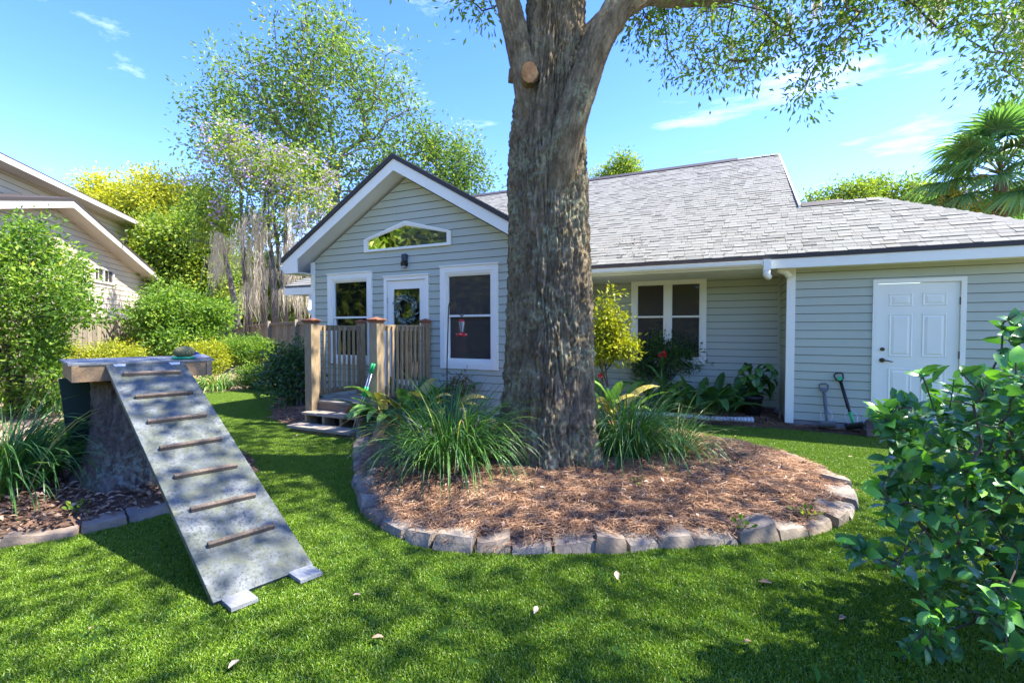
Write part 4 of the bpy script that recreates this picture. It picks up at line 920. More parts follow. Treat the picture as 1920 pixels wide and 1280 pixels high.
# ================================================================== GARDEN TOOLS AND SMALL THINGS
M['pgreen'] = mat('bright_green_plastic', (.02, .42, .12), .35); M['grey'] = mat('grey_plastic', (.13, .14, .15), .5)
def ring(m, c, u, v, a, b, r, n=18):
    c, u, v = Vector(c), Vector(u), Vector(v); P = [c + u*(a*math.cos(6.28319*k/n)) + v*(b*math.sin(6.28319*k/n)) for k in range(n + 1)]; return m.tube(P, r, 7, False)
def scoop(label, foot, top, hcol, gcol, ccol, z0=.05):
    foot, top = Vector(foot), Vector(top); d = (top - foot).normalized(); s = Vector((1, 0, 0)); s = (s - d*s.dot(d)).normalized(); L_ = (top - foot).length; n = d.cross(s)
    t = thing('pet_waste_scoop', label, 'scoop', foot)
    m = MB(); g = top - d*.075; P = [g - d*.07, g - d*.02 + s*.045, g + d*.045 + s*.058, g + d*.072 + s*.03, g + d*.072 - s*.03, g + d*.045 - s*.058, g - d*.02 - s*.045, g - d*.07]
    m.tube(P, .011, 8, False); m.build('handle', hcol, t, True)
    MB().obox(g - d*.015, s, d, n, .035, .025, .008).build('trigger', gcol, t, bevel=.004)
    MB().tube([foot + d*.10, foot + d*.28, foot + d*.30, top - d*.13], [.018, .02, .026, .022], 10).build('shaft', hcol, t, True)
    MB().tube([foot + d*.05, foot + d*.24], [.016, .024], 10).build('lower_shaft', ccol, t, True)
    m = MB()
    for k in (-1, 1):                                  # two bucket jaws
        P = []; nn_ = 9
        for i in range(nn_):
            a = -.1 + i * 1.75 / (nn_ - 1); P.append((math.sin(a) * .085 * k, -math.cos(a) * .085 + .075))
        vs = []
        for sx in (-.10, .10): vs += [foot + s*sx + n*a + d*b for a, b in P]
        vs2 = []
        for sx in (-.097, .097): vs2 += [foot + s*sx + n*a*.94 + d*(b*.94 + .004) for a, b in P]
        m.add(vs + vs2, [(i, i+1, nn_+i+1, nn_+i) for i in range(nn_-1)] + [(2*nn_+i, 3*nn_+i, 3*nn_+i+1, 2*nn_+i+1) for i in range(nn_-1)] + [tuple(range(nn_)), tuple(range(nn_, 2*nn_))[::-1]])
    m.build('jaw', hcol if ccol is not M['grey'] else M['grey'], t)
    m = MB(); ring(m, foot + d*.17, s, d, .075, .11, .003, 16); m.build('spring_wire', M['steel'], t)
    return t
scoop('grey long handled pet scoop leaning on the garage wall', (1.47, 8.12, .10), (1.44, 8.285, .73), M['grey'], M['grey'], M['grey'])
scoop('black pet scoop with bright green grip leaning beside the garage door', (1.80, 8.10, .11), (1.62, 8.285, .90), M['black'], M['pgreen'], M['pgreen'])
t = thing('pet_waste_scoop', 'tall silver pet scoop with green grips leaning on the deck post by the steps', 'scoop', (-4.78, 5.02, .04))
f_, t_ = Vector((-4.80, 4.98, .06)), Vector((-4.66, 5.26, 1.05)); d = (t_ - f_).normalized(); s = d.cross(Vector((0, 1, 0))).normalized()
for k in (-1, 1):
    MB().tube([f_ + s*.02*k, t_ + s*.02*k], .011, 8).build('pole', M['steel'], t, True)
    for q0, q1 in ((.86, 1.0), (.52, .66), (.26, .36)): MB().tube([f_ + s*.02*k + (t_ - f_)*q0, f_ + s*.02*k + (t_ - f_)*q1], .0165, 8).build('grip', M['pgreen'], t, True)
m = MB().obox(f_ + Vector((-.10, -.03, -.015)), (1, .15, 0), (-.15, 1, 0), (0, 0, 1), .10, .09, .012); m.build('pan', M['black'], t, bevel=.005)
MB().obox(f_ + Vector((.0, .0, .02)), (1, 0, 0), (0, 1, 0), (0, 0, 1), .035, .03, .03).build('clamp', M['grey'], t, bevel=.005)
# loose rocks by the garage door
for i, (x, y, z, sx, lab) in enumerate(((1.98, 8.10, .07, .20, 'flat brown rock lying in front of the garage door, beside the green scoop'), (2.02, 8.22, .13, .17, 'upright brown rock propped at the foot of the garage door frame'))):
    o = place('rock', stone_mesh(sx, .13, .10 + .08*i, 900 + i), None, (x, y, z), (0, .2*i, .4 + i)); o.data.materials[0] = paint('brown_rock_%s' % 'ab'[i], (.11, .075, .06), .3, .9, 8, .5); tag(o, lab, 'rock')
# shepherd's crook and hummingbird feeder
hk = thing('shepherd_hook', 'thin black shepherd hook standing in front of the right gable window', 'garden hook', (-3.83, 5.95, .1))
P = [(-3.83, 5.95, .05), (-3.825, 5.95, 1.0), (-3.80, 5.96, 1.90)] + [(-3.80 + .085 - .085*math.cos(a), 5.97, 1.90 + .085*math.sin(a)*1.35) for a in np.linspace(.3, 2.9, 9)] + [(-3.615, 5.975, 1.82), (-3.60, 5.975, 1.77), (-3.57, 5.975, 1.755), (-3.545, 5.975, 1.78), (-3.54, 5.975, 1.82)]
MB().tube(P, .009, 8).build('rod', M['black'], hk, True)
MB().tube([(-3.83, 5.95, .22), (-3.75, 5.95, .22), (-3.75, 5.95, .08)], .007, 6).build('foot_prong', M['black'], hk, True)
fx, fy, fz = -3.575, 5.975, 1.46
fd = thing('bird_feeder', 'red and clear hummingbird feeder hanging from the black hook', 'bird feeder', (fx, fy, fz))
M['red'] = mat('red_plastic', (.48, .015, .02), .25)
MB().lathe((fx, fy, fz), [(.02, -.012), (.07, -.008), (.085, .012), (.075, .03), (.03, .045), (.02, .05)], 20).build('base', M['red'], fd, True)
for k in range(5):
    a = k * 1.2566; MB().lathe((fx + .07*math.cos(a), fy + .07*math.sin(a), fz + .012), [(.006, 0), (.02, .008), (.017, .014), (.004, .016)], 8).build('flower_port', mat('pink_white', (.75, .45, .42), .4) if k == 0 else bpy.data.materials['pink_white'], fd, True)
gl = mat('clear_bottle', (.8, .82, .82), .08); gl.node_tree.nodes['Principled BSDF'].inputs['Transmission Weight'].default_value = .85
MB().lathe((fx, fy, fz + .05), [(.022, 0), (.022, .03), (.03, .06), (.042, .14), (.042, .165)], 18).build('bottle', gl, fd, True)
MB().lathe((fx, fy, fz + .215), [(.045, 0), (.046, .012), (.03, .028), (.008, .034)], 18).build('lid', M['red'], fd, True)
m = MB(); ring(m, (fx, fy, fz + .268), (1, 0, 0), (0, 0, 1), .012, .025, .003, 12); m.build('hanger', M['black'], fd)
# corrugated drain pipe on the mulch
cp = thing('drain_pipe', 'white corrugated drain pipe lying along the bed below the plants', 'drain pipe', (-.3, 8.2, .05))
P = []; Rr = []
for i in range(150):
    t = i / 149; x = -1.35 + 1.85 * t; P.append((x, 8.02 + .30*t + .03*math.sin(t*5), .085 + .012*math.sin(t*7))); Rr.append(.052 if (i // 2) % 2 else .044)
MB().tube(P, Rr, 12).build('pipe', mat('white_corrugated_plastic', (.62, .64, .63), .5), cp, False)
# wreath on the door
wr = thing('wreath', 'eucalyptus leaf wreath hanging on the glass of the white door', 'wreath', (-5.04, 6.50, 1.95))
rw = np.random.default_rng(5); a = rw.uniform(0, 6.28, 150); rad = .19 + rw.normal(size=150)*.025
Pw = np.c_[-5.04 + rad*np.cos(a), 6.515 + rw.normal(size=150)*.012, 1.90 + rad*1.05*np.sin(a)]; Dw = np.c_[-np.sin(a) + .7*np.cos(a)*rw.choice([-1, 1], 150), rw.normal(size=150)*.4 - .3, np.cos(a) + .7*np.sin(a)]
V, F, v = leaves(Pw, Dw, rw.uniform(.06, .10, 150), .5, T_LEAF8, rw.random(150), .1, rw); npobj('wreath_leaves', V, F, leafmat('eucalyptus', [(0, (.05, .10, .06)), (.5, (.16, .24, .18)), (1, (.50, .55, .52))], .5, .4, .2), wr, v)
m = MB(); ring(m, (-5.04, 6.522, 1.90), (1, 0, 0), (0, 0, 1), .19, .20, .012, 30); m.build('wreath_ring', M['cleat'], wr)

# ================================================================== TREES
FW = np.array([fw[0], fw[1], 0.]); RT = np.array([rt[0], rt[1], 0.])
def at(px, py, f):                                     # a place f metres in front of the camera's standpoint
    return RT * ((px - 960) / 853.3 * f) + FW * f + np.array([0, 0, 1.55 + (618 - py) / 853.3 * f])
def inframe(p):
    x = p @ RT; f = p @ FW; z = p[:, 2] - 1.55
    return (f > .3) & (np.abs(x / np.maximum(f, .3)) < 1.16) & (z / np.maximum(f, .3) < .77)
def _bark(dark, mid, light, lich, amt, sc=1.0):
    def bld(N, L, b):
        n = tnoise(N, L, 9*sc, 9, .75, (1, 1, .38), dist=.5); k = tnoise(N, L, 30*sc, 6, .7, (1, 1, .5)); l1 = tnoise(N, L, 2.1, 5, .6); l2 = tnoise(N, L, 22, 4, .6)
        c = ramp(N, L, n, [(.30, dark), (.5, mid), (.72, light)]); c = mixc(N, L, .5, c, ramp(N, L, k, [(.3, (.2,)*3), (.7, (.8,)*3)]), 'OVERLAY')
        f1 = ramp(N, L, l1, [(.46, (0,)*3), (.62, (1,)*3)]); f2 = ramp(N, L, l2, [(.47, (0,)*3), (.56, (amt,)*3)]); c = mixc(N, L, mixc(N, L, 1.0, f1, f2, 'MULTIPLY'), c, lich)
        ms = tnoise(N, L, 1.3, 5, .65, (1, 1, .7)); c = mixc(N, L, ramp(N, L, ms, [(.58, (0,)*3), (.72, (.55,)*3)]), c, (.075, .085, .03))
        bumpn(N, L, b, k, .7, .012); return c
    return bld
M['bark'] = mat('oak_bark', (.1, .08, .06), .92, .15, _bark((.05, .036, .02), (.165, .125, .072), (.31, .245, .15), (.36, .39, .22), .55))
M['bark2'] = mat('grey_bark', (.14, .12, .1), .9, .15, _bark((.06, .05, .04), (.15, .13, .11), (.26, .235, .20), (.30, .31, .26), .5))
M['bark3'] = mat('stump_bark', (.1, .09, .08), .92, .15, _bark((.05, .038, .03), (.14, .11, .09), (.24, .20, .17), (.30, .37, .28), .6))
M['twig'] = mat('twig_bark', (.11, .085, .065), .85, .2)
def bark_column(name, path, rads, parent, material, na=240, nz=330, lobes=(), depth=.035, seed=0, fac=10.0, lobh=.4, lobe_amt=.16):
    """trunk grid with modelled bark ridges; path/rads sampled along t"""
    path = np.array(path, float); rads = np.array(rads, float); d = np.r_[0, np.cumsum(np.linalg.norm(np.diff(path, axis=0), axis=1))]; s = np.linspace(0, d[-1], nz)
    C_ = np.stack([np.interp(s, d, path[:, i]) for i in range(3)], 1); r = np.interp(s, d, rads)
    ker = np.ones(9) / 9
    for i in range(3): C_[:, i] = np.convolve(np.pad(C_[:, i], 4, mode='edge'), ker, 'valid')
    r = np.convolve(np.pad(r, 4, mode='edge'), ker, 'valid')
    T = norm(np.gradient(C_, axis=0)); ref = np.array([1., 0, 0]); A = []
    for t in T:
        ref = ref - t * (ref @ t); ref /= np.linalg.norm(ref); A.append(ref.copy())
    A = np.array(A); B = np.cross(T, A); th = np.linspace(0, 2*np.pi, na, endpoint=False); TH, SS = np.meshgrid(th, s)
    rr_ = np.repeat(r[:, None], na, 1); zz = C_[:, 2][:, None]
    for a0, w0, amp in lobes:
        dl = np.angle(np.exp(1j * (TH - a0))); rr_ = rr_ * (1 + amp * np.exp(-(dl / w0) ** 2) * np.exp(-np.maximum(zz, 0) / lobh))
    q = np.c_[(np.cos(TH) * fac * .5).ravel(), (np.sin(TH) * fac * .5).ravel(), (SS * 1.6).ravel()] + seed
    warp = fbm(q * .6, 2) * 1.2; q2 = q.copy(); q2[:, 0] += warp; q2[:, 1] += warp * .6
    n1 = noise3(q2 * np.array([2.0, 2.0, .8])); n3 = noise3(q2 * np.array([3.6, 3.6, 2.2]) + 70); n2 = noise3(q2 * np.array([6.5, 6.5, 4.5]) + 50); big = fbm(q * np.array([.35, .35, .3]) + 9, 3)
    crack = np.clip(1 - np.abs(n1) * 6, 0, 1) + .6 * np.clip(1 - np.abs(n3) * 6, 0, 1)
    brk = np.clip(1 - np.abs(noise3(q2 * np.array([2.6, 2.6, 5.5]) + 90)) * 5, 0, 1)
    disp = (n2 * .6 - crack * .85 - brk * .35 + noise3(q2 * 13 + 31) * .45) * depth + big * depth * 1.6
    rr_ = rr_ * (1 + 0 * TH) + disp.reshape(nz, na)
    V = C_[:, None] + A[:, None] * (np.cos(TH) * rr_)[..., None] + B[:, None] * (np.sin(TH) * rr_)[..., None]
    idx = np.arange(nz * na).reshape(nz, na); F = np.stack([idx[:-1], np.roll(idx[:-1], -1, 1), np.roll(idx[1:], -1, 1), idx[1:]], -1).reshape(-1, 4)
    return npobj(name, V.reshape(-1, 3), F, material, parent, smooth=True)
oak = thing('oak_tree', 'massive oak with rough lichen-flecked bark standing in the pine straw bed', 'tree', (-1.70, 4.72, .1))
trunk_o = bark_column('trunk', [(-1.68,4.74,-.1),(-1.69,4.73,.1),(-1.70,4.72,.5),(-1.70,4.72,1.0),(-1.70,4.72,1.7),(-1.71,4.72,2.5),(-1.73,4.72,3.3),(-1.72,4.72,3.9),(-1.67,4.74,4.5),(-1.63,4.76,5.2),(-1.58,4.8,6.5),(-1.4,4.9,8.2)],
    [.60,.565,.52,.48,.455,.435,.42,.385,.335,.305,.25,.15], oak, M['bark'], 300, 560, [(R(-75),.32,.32),(R(-118),.28,.30),(R(-25),.33,.32),(R(195),.4,.34),(R(60),.4,.3),(R(130),.4,.3)], .044, 3.3, 12, .42)
bark_column('limb', [(-1.78,4.56,3.55),(-1.84,4.50,3.95),(-1.94,4.47,4.45),(-2.10,4.43,5.1),(-2.5,4.3,6.3),(-3.2,4.0,7.6)], [.16,.16,.145,.13,.11,.07], oak, M['bark'], 90, 150, (), .016, 8.1, 5)
bark_column('limb', [(-1.70,4.70,2.45),(-1.56,4.50,2.95),(-1.40,4.38,3.5),(-1.13,4.46,4.35),(-.86,4.64,4.88),(-.35,4.8,5.6),(.8,4.7,6.7),(2.2,4.4,7.6)], [.10,.15,.16,.145,.135,.12,.10,.07], oak, M['bark'], 110, 240, (), .016, 5.7, 6)
bark_column('limb', [(-.92,4.62,4.75),(-.72,5.0,5.06),(-.58,5.5,5.28),(-.1,6.2,5.6),(.9,6.8,5.9),(2.1,7.1,6.3)], [.13,.10,.088,.075,.06,.035], oak, M['bark'], 60, 120, (), .008, 2.2, 4)
bark_column('limb', [(-1.40,4.85,4.62),(-1.15,5.0,4.95),(-.9,5.2,5.15),(-.5,5.8,5.6)], [.12,.10,.085,.06], oak, M['bark'], 50, 70, (), .008, 4.2, 4)
# pruned limb scars
def scar(c, nrm_, r, ln, nm):
    c, n_ = Vector(c), Vector(nrm_).normalized(); a = n_.cross(up).normalized(); b = a.cross(n_)
    m = MB(); P0 = [c - n_*.12 + (a*math.cos(6.283*k/22)*r*1.25 + b*math.sin(6.283*k/22)*r*1.5) for k in range(22)]; P1 = [c + n_*ln + (a*math.cos(6.283*k/22)*r*1.02 + b*math.sin(6.283*k/22)*r*1.3)*(1 + .05*math.sin(k*3)) for k in range(22)]
    m.add(P0 + P1, [(k, (k+1) % 22, 22 + (k+1) % 22, 22 + k) for k in range(22)]); m.build(nm + '_collar', M['bark'], oak, True)
    def _cut(N, L, bb):
        n = tnoise(N, L, 7, 5, .6, dist=1.5); return ramp(N, L, n, [(.3, (.20, .09, .03)), (.5, (.36, .18, .07)), (.7, (.50, .29, .13))])
    m = MB(); Q = [c + n_*(ln + .004) + (a*math.cos(6.283*k/22)*r*.98 + b*math.sin(6.283*k/22)*r*1.24)*(1 + .05*math.sin(k*3)) for k in range(22)]; m.prism(Q, -n_*.02); m.build(nm, mat('cut_heartwood', (.35, .2, .1), .8, .2, _cut), oak)
sc = at(992, 145, 4.655); scar(sc, (.42, -.9, -.02), .085, .02, 'pruned_cut')
kn = at(958, 150, 4.92); scar(kn, (-.92, -.4, .1), .055, .02, 'old_knot')
# visible canopy in the top right and the crown overhead
rc = np.random.default_rng(21)
yl = np.array([[1165,20],[1200,85],[1250,140],[1300,155],[1380,155],[1420,110],[1470,120],[1495,205],[1545,205],[1565,100],[1620,70],[1680,30],[1740,45],[1790,60],[1820,95],[1850,140],[1925,175]])
att_v = []
while len(att_v) < 300:
    px = rc.uniform(1165, 1960); lo = np.interp(px, yl[:, 0], yl[:, 1]); py = lo - (rc.random() ** 1.15) * (lo + 160)
    f = rc.uniform(5.0, 6.8) if px < 1500 else rc.uniform(4.2, 5.7)
    if 1640 < px < 1770 and py > -10 and rc.random() < .7: continue
    if py > 0 and rc.random() < .12: continue
    att_v.append(at(px, py, f))
for px, py in ((868,8),(890,18),(905,32),(925,28),(878,-15),(910,-25)): att_v.append(at(px, py, 5.3))
att_v = np.array(att_v)
att_h = in_ell([(2.6, 3.9, 8.4, 5.6, 3.9, 1.9), (-2.5, 4.0, 8.8, 4.0, 3.5, 1.4)], 128, rc); att_h = att_h[~inframe(att_h)]
br1, _, _ = skeleton([(-.35,4.8,5.6),(.1,5.6,5.9),(.9,6.2,6.2)], [.1,.08,.06], att_v, .006, 2.2, .14, 5, .3, rc); br1.build('branches', M['twig'], oak)
br2, _, _ = skeleton([(-1.4,4.9,7.4),(0,4.8,7.7),(2.2,4.4,7.9)], [.12,.1,.07], att_h, .005, 2.3, .12, 4, .3, rc); br2.build('upper_branches', M['twig'], oak)
M['oakleaf'] = leafmat('oak_leaf', [(0, (.03, .06, .014)), (.45, (.07, .13, .024)), (.8, (.135, .20, .032)), (1, (.24, .23, .04))], .45, .4, .48)
A_ = np.repeat(att_v, 66, 0); n = len(A_); off = rc.normal(size=(n, 3)) * .125; D = off + rc.normal(size=(n, 3)) * .12 - np.array([0, 0, .10])
V, F, v = leaves(A_ + off, D, .085 * rc.uniform(.6, 1.15, n), .36, T_LEAF2, np.clip(np.repeat(rc.random(len(att_v)), 66) * .6 + rc.random(n) * .4, 0, 1), .3, rc)
npobj('crown', V, F, M['oakleaf'], oak, v)
V, F, v = crown_leaves(att_h, 150, .40, .15, .5, rng=rc); npobj('upper_crown', V, F, M['oakleaf'], oak, v)
# Spanish moss
M['moss'] = leafmat('spanish_moss', [(0, (.44, .38, .27)), (.5, (.66, .58, .43)), (1, (.80, .73, .57))], .9, .1, .5, (1, 1, .9))
def moss(name, clumps, parent, rng, strands=34, w=.006, seg=6):
    B = []; L_ = []; 
    for (p, ln, sp) in clumps:
        k = strands; B.append(np.array(p) + rng.normal(size=(k, 3)) * np.array([sp, sp, .05])); L_.append(ln * rng.uniform(.25, 1.0, k))
    B = np.concatenate(B); L_ = np.concatenate(L_); n = len(B); P = B.copy(); rows = []; H = norm(np.c_[rng.normal(size=(n, 2)), np.zeros(n)]); w_ = w * rng.uniform(.6, 1.5, n)
    for s in range(seg + 1):
        ww = w_ * (1 - .7 * s / seg); rows.append(np.stack([P + H*ww[:, None], P - H*ww[:, None]], 1)); P = P + np.c_[rng.normal(size=(n, 2)) * (L_/seg)[:, None] * .22, -L_/seg]
    V = np.stack(rows, 1).reshape(n, -1, 3); k = V.shape[1]; f = []
    for s in range(seg): f.append((2*s, 2*s+1, 2*s+3, 2*s+2))
    F = (np.array(f)[None] + (np.arange(n)*k)[:, None, None]).reshape(-1, 4)
    return npobj(name, V.reshape(-1, 3), F, M['moss'], parent, np.repeat(rng.random(n), k))
mc = [(at(*p), l, s) for p, l, s in (((1735,5,6.2),.7,.07),((1722,-10,6.2),.6,.06),((1748,-5,6.3),.6,.05),((1470,40,6.0),.35,.02),((1445,60,6.0),.3,.02),((1410,10,5.8),.35,.02),((1900,30,5.6),.8,.09),((1880,20,5.8),.6,.08),((1915,80,5.6),.6,.06),((1520,10,6.4),.4,.03),((1330,10,6),.3,.02),((1575,85,6.2),.15,.01),((1365,90,6),.2,.01))]
for q_ in mc: moss('spanish_moss', [q_], oak, rc, 44)

def bgtree(name, label, cat, base, trunk, trad, lobes, f, natt, per, spread, ls, lw, leafm, bark, group=None, shell=.2, seed=1, mossc=None, extra=None, tipr=.015, rscale=1.0):
    r = np.random.default_rng(seed); t = thing(name, label, cat, base, group); E = []
    for l in lobes:
        px, py, rp = l[:3]; ff = l[3] if len(l) > 3 else f; c = at(px, py, ff); rad = rp * ff / 853.3; E.append((c[0], c[1], c[2], rad, rad, rad * .9))
    A = in_ell(E, natt, r, shell); tb, pos, tips = skeleton(trunk, trad, A, tipr, 2.3, .12, 5, .35, r, rscale)
    MB.tube(tb, [Vector(p) for p in trunk], trad, 10); tb.build('trunk', bark, t, True)
    V, F, v = crown_leaves(A, per, spread, ls, lw, rng=r); npobj('crown', V, F, leafm, t, v)
    if extra: extra(t, A, r)
    if mossc: moss('spanish_moss', mossc, t, r, 24, .008, 8)['kind'] = 'stuff'
    return t
L_oak2 = leafmat('far_oak_leaf', [(0, (.035, .07, .018)), (.5, (.085, .15, .03)), (.85, (.16, .22, .04)), (1, (.26, .23, .05))], .5, .4, .4)
L_yel = leafmat('yellow_leaf', [(0, (.16, .18, .02)), (.5, (.36, .32, .025)), (1, (.52, .40, .03))], .5, .4, .45, (1.1, 1.1, .5))
L_ygr = leafmat('yellowgreen_leaf', [(0, (.05, .10, .015)), (.5, (.13, .20, .022)), (1, (.30, .30, .03))], .5, .4, .42)
b = at(630, 650, 26); b[2] = 0; p = lambda px, py, f: tuple(at(px, py, f))
bgtree('background_oak', 'tall spreading oak with thin green crown rising behind the front gable', 'tree', tuple(b), [tuple(b), p(632,520,26), p(636,430,26), p(628,370,26)], [.55,.5,.42,.3],
       [(600,95,80),(480,160,80),(400,215,60),(430,290,70),(520,240,100),(640,180,100),(720,150,60),(750,260,70),(680,300,90),(580,330,80),(770,330,50),(590,40,35),(380,160,35)], 26, 460, 46, .42, .26, .5, L_oak2, M['bark2'], seed=31, tipr=.022, shell=.1)
b2 = at(800, 650, 27); b2[2] = 0
bgtree('background_oak', 'smaller airy oak crown showing between the gable and the big trunk', 'tree', tuple(b2), [tuple(b2), p(810,450,27), p(815,400,27)], [.35,.3,.2], [(850,300,50),(880,350,38),(840,370,40),(900,320,22),(800,270,30)], 27, 110, 55, .42, .24, .5, L_oak2, M['bark2'], seed=32)
b3 = at(230, 640, 25); b3[2] = 0
L_yel2 = leafmat('lemon_leaf', [(0, (.15, .19, .02)), (.5, (.32, .33, .025)), (1, (.46, .42, .03))], .5, .3, .45, (1.1, 1.1, .5))
bgtree('yellow_tree', 'yellow autumn tree behind the cream neighbouring house', 'tree', tuple(b3), [tuple(b3), p(235,520,25), p(240,450,25)], [.35,.3,.2], [(205,375,38),(190,350,18),(260,360,34),(300,390,60),(350,405,55),(260,430,60),(250,335,14),(330,350,20),(390,390,40)], 25, 300, 100, .30, .20, .5, L_yel2, M['bark2'], seed=33)
b4 = at(330, 640, 21); b4[2] = 0
bgtree('leafy_tree', 'dense yellow-green tree between the cream house and the mossy trunks', 'tree', tuple(b4), [tuple(b4), p(330,560,21), p(335,500,21)], [.3,.26,.2], [(310,470,60),(370,450,55),(340,530,65),(400,500,45),(390,560,45),(290,540,40)], 21, 330, 105, .30, .19, .5, L_ygr, M['bark2'], seed=34)
# crape myrtle with lavender blossom and moss curtains
def blossom(t, A, r):
    q = A[r.random(len(A)) < .38]; V, F, v = crown_leaves(q, 26, .13, .10, .9, rng=r); npobj('blossom', V, F, leafmat('lavender_petal', [(0, (.36, .24, .44)), (1, (.62, .47, .68))], .6, .2, .3, (1, 1, 1)), t, v)
    for px in (470, 500, 545, 580):
        m = MB(); a, c = at(px, 612, 17), at(px + r.uniform(-50, 30), 330, 17); mid = (a + c)/2 + r.normal(size=3)*.2; a[2] = 0; m.tube([a, mid, c], [.11, .08, .03], 7); m.build('stem', M['bark2'], t, True)
b5 = at(520, 640, 17); b5[2] = 0
mm = np.random.default_rng(40); mcl = []
for i in range(120):
    px = mm.choice([mm.normal(490, 26), mm.normal(560, 18), mm.normal(420, 12)], p=[.55, .33, .12]); py = mm.uniform(385, 560) if px > 450 else mm.uniform(430, 510); mcl.append((at(px, py, 16.6 + mm.uniform(-.5, .8)), mm.uniform(.5, 1.7) * (1 if px > 450 else .8), mm.uniform(.04, .12)))
bgtree('crape_myrtle', 'multi-stemmed crape myrtle with lavender blossom and hanging moss behind the brown fence', 'tree', tuple(b5), [tuple(b5), p(515,540,17), p(510,480,17)], [.14,.12,.09],
       [(430,270,45),(480,310,60),(540,340,60),(590,400,45),(400,340,40),(560,290,35),(450,400,45),(520,420,45),(610,340,30)], 17, 300, 26, .22, .15, .5, L_ygr, M['bark2'], seed=35, mossc=mcl, extra=blossom, tipr=.008)
# pale leaning trunk left of the moss
b6 = at(455, 640, 18); b6[2] = 0
bgtree('slender_tree', 'slender tree leaning just left of the hanging moss, behind the fence', 'tree', tuple(b6), [tuple(b6), p(440,560,18), p(425,480,18), p(420,430,18)], [.13,.11,.08,.05], [(410,400,40),(440,440,35),(390,450,25)], 18, 70, 45, .25, .16, .5, L_ygr, M['bark2'], seed=36)
# right side
b7 = at(1610, 640, 21); b7[2] = 0
bgtree('leafy_tree', 'broad olive green tree top showing above the garage ridge', 'tree', tuple(b7), [tuple(b7), p(1610,450,21), p(1615,410,21)], [.3,.25,.2], [(1530,385,22),(1570,370,24),(1600,378,34),(1645,360,26),(1680,372,34),(1720,362,22),(1745,385,40),(1610,342,10),(1670,335,9)], 21, 210, 60, .2, .16, .5, L_ygr, M['bark2'], seed=37)
b8 = at(1170, 640, 24); b8[2] = 0
bgtree('leafy_tree', 'small bright tree top poking over the main roof ridge right of the trunk', 'tree', tuple(b8), [tuple(b8), p(1168,420,24), p(1168,360,24)], [.2,.15,.1], [(1168,318,24),(1190,330,14),(1125,330,14),(1235,325,6),(1160,345,30)], 24, 90, 60, .2, .16, .5, L_ygr, M['bark2'], seed=38)
# palm
palm = thing('palm_tree', 'fan-leaved palm standing behind the right end of the garage roof', 'palm', tuple(at(1868, 618, 13) * np.array([1, 1, 0])))
pc = at(1868, 330, 13); pb = pc.copy(); pb[2] = 0
bark_column('trunk', [tuple(pb), tuple(pc * .5 + pb * .5), tuple(pc)], [.20, .17, .16], palm, M['bark2'], 40, 120, (), .02, 3, 4)
M['palm'] = leafmat('palm_leaf', [(0, (.045, .10, .035)), (.6, (.09, .18, .055)), (.9, (.16, .25, .07)), (1, (.34, .32, .09))], .45, .4, .4)
def fan_mesh(seed):
    r = np.random.default_rng(seed); n = 40; ang = np.linspace(-2.0, 2.0, n); B = np.zeros((n, 3)); d = np.c_[np.cos(ang), np.sin(ang), .25 * np.cos(ang*1.1) - .05 + r.normal(size=n)*.05]
    L_ = .95 * (1 - .18 * (ang/2.0)**2) * r.uniform(.9, 1.08, n); V, F, k = ribbon(B, d, L_, .05, .75 + .4 * r.random(n), 7, .5, r, lambda t: np.array(.12 + 1.0 * math.sin(math.pi * min(1, .1 + t * .9)) ** .8))
    return npmesh('frond', V, F, M['palm'], np.repeat(np.clip(r.normal(.45, .18, n), 0, .92), k))
fans = [fan_mesh(60 + i) for i in range(4)]
rp_ = np.random.default_rng(9); pet = MB()
for i in range(40):
    az = i * 2.399; el = R(82 - 115 * (i / 39) ** .85); d = Vector((math.cos(az)*math.cos(el), math.sin(az)*math.cos(el), math.sin(el))); L_ = rp_.uniform(.9, 1.35)
    p0 = Vector(pc) + up * (.15 - .3 * i / 39); p1 = p0 + d * L_ * .6 + up * .05; p2 = p0 + d * L_ - up * .1 * L_
    pet.tube([p0, p1, p2], [.022, .016, .012], 5); x = (p2 - p1).normalized(); y = up.cross(x); y = y.normalized() if y.length > .05 else Vector((1, 0, 0)); z = x.cross(y)
    o = place('frond', fans[i % 4], palm, p2, Matrix((x, y, z)).transposed().to_euler(), rp_.uniform(.95, 1.25))
pet.build('petioles', mat('petiole', (.13, .16, .05), .6), palm, True)
V, F, v = crown_leaves(np.array([at(1795, 385, 13.2), at(1805, 375, 13.2), at(1785, 390, 13.1), at(1800, 395, 13)]), 420, .22, .16, .10, rng=rp_); npobj('seed_stalks', V, F, leafmat('seed_stalk', [(0, (.18, .14, .02)), (1, (.38, .30, .05))], .7), palm, v)
# distant woods
def woods(name, lo, hi, fmin, fmax, ztop, n, seed, back=False):
    r = np.random.default_rng(seed); a = r.uniform(R(lo), R(hi), n); f = r.uniform(fmin, fmax, n)
    P0 = np.c_[np.sin(a) * f, np.cos(a) * f, np.zeros(n)]; h = ztop * (.75 + .5 * noise3(np.c_[a * 7, a * 0 + seed, a * 0])) * r.random(n) ** .7; P0[:, 2] = h
    V, F, v = leaves(P0, rand_dir(n, r), r.uniform(.3, .7, n), .6, T_LEAF2, r.random(n), .3, r); o = npobj(name, V, F, L_ygr, None, v); o['kind'] = 'stuff'
woods('distant_woods', -88, -12, 31, 36, 7.5, 60000, 71)
woods('woods_left_of_garden', 212, 266, 15, 19, 11.5, 42000, 73)
woods('woods_behind_garden', 95, 268, 14, 18, 6.0, 50000, 72)

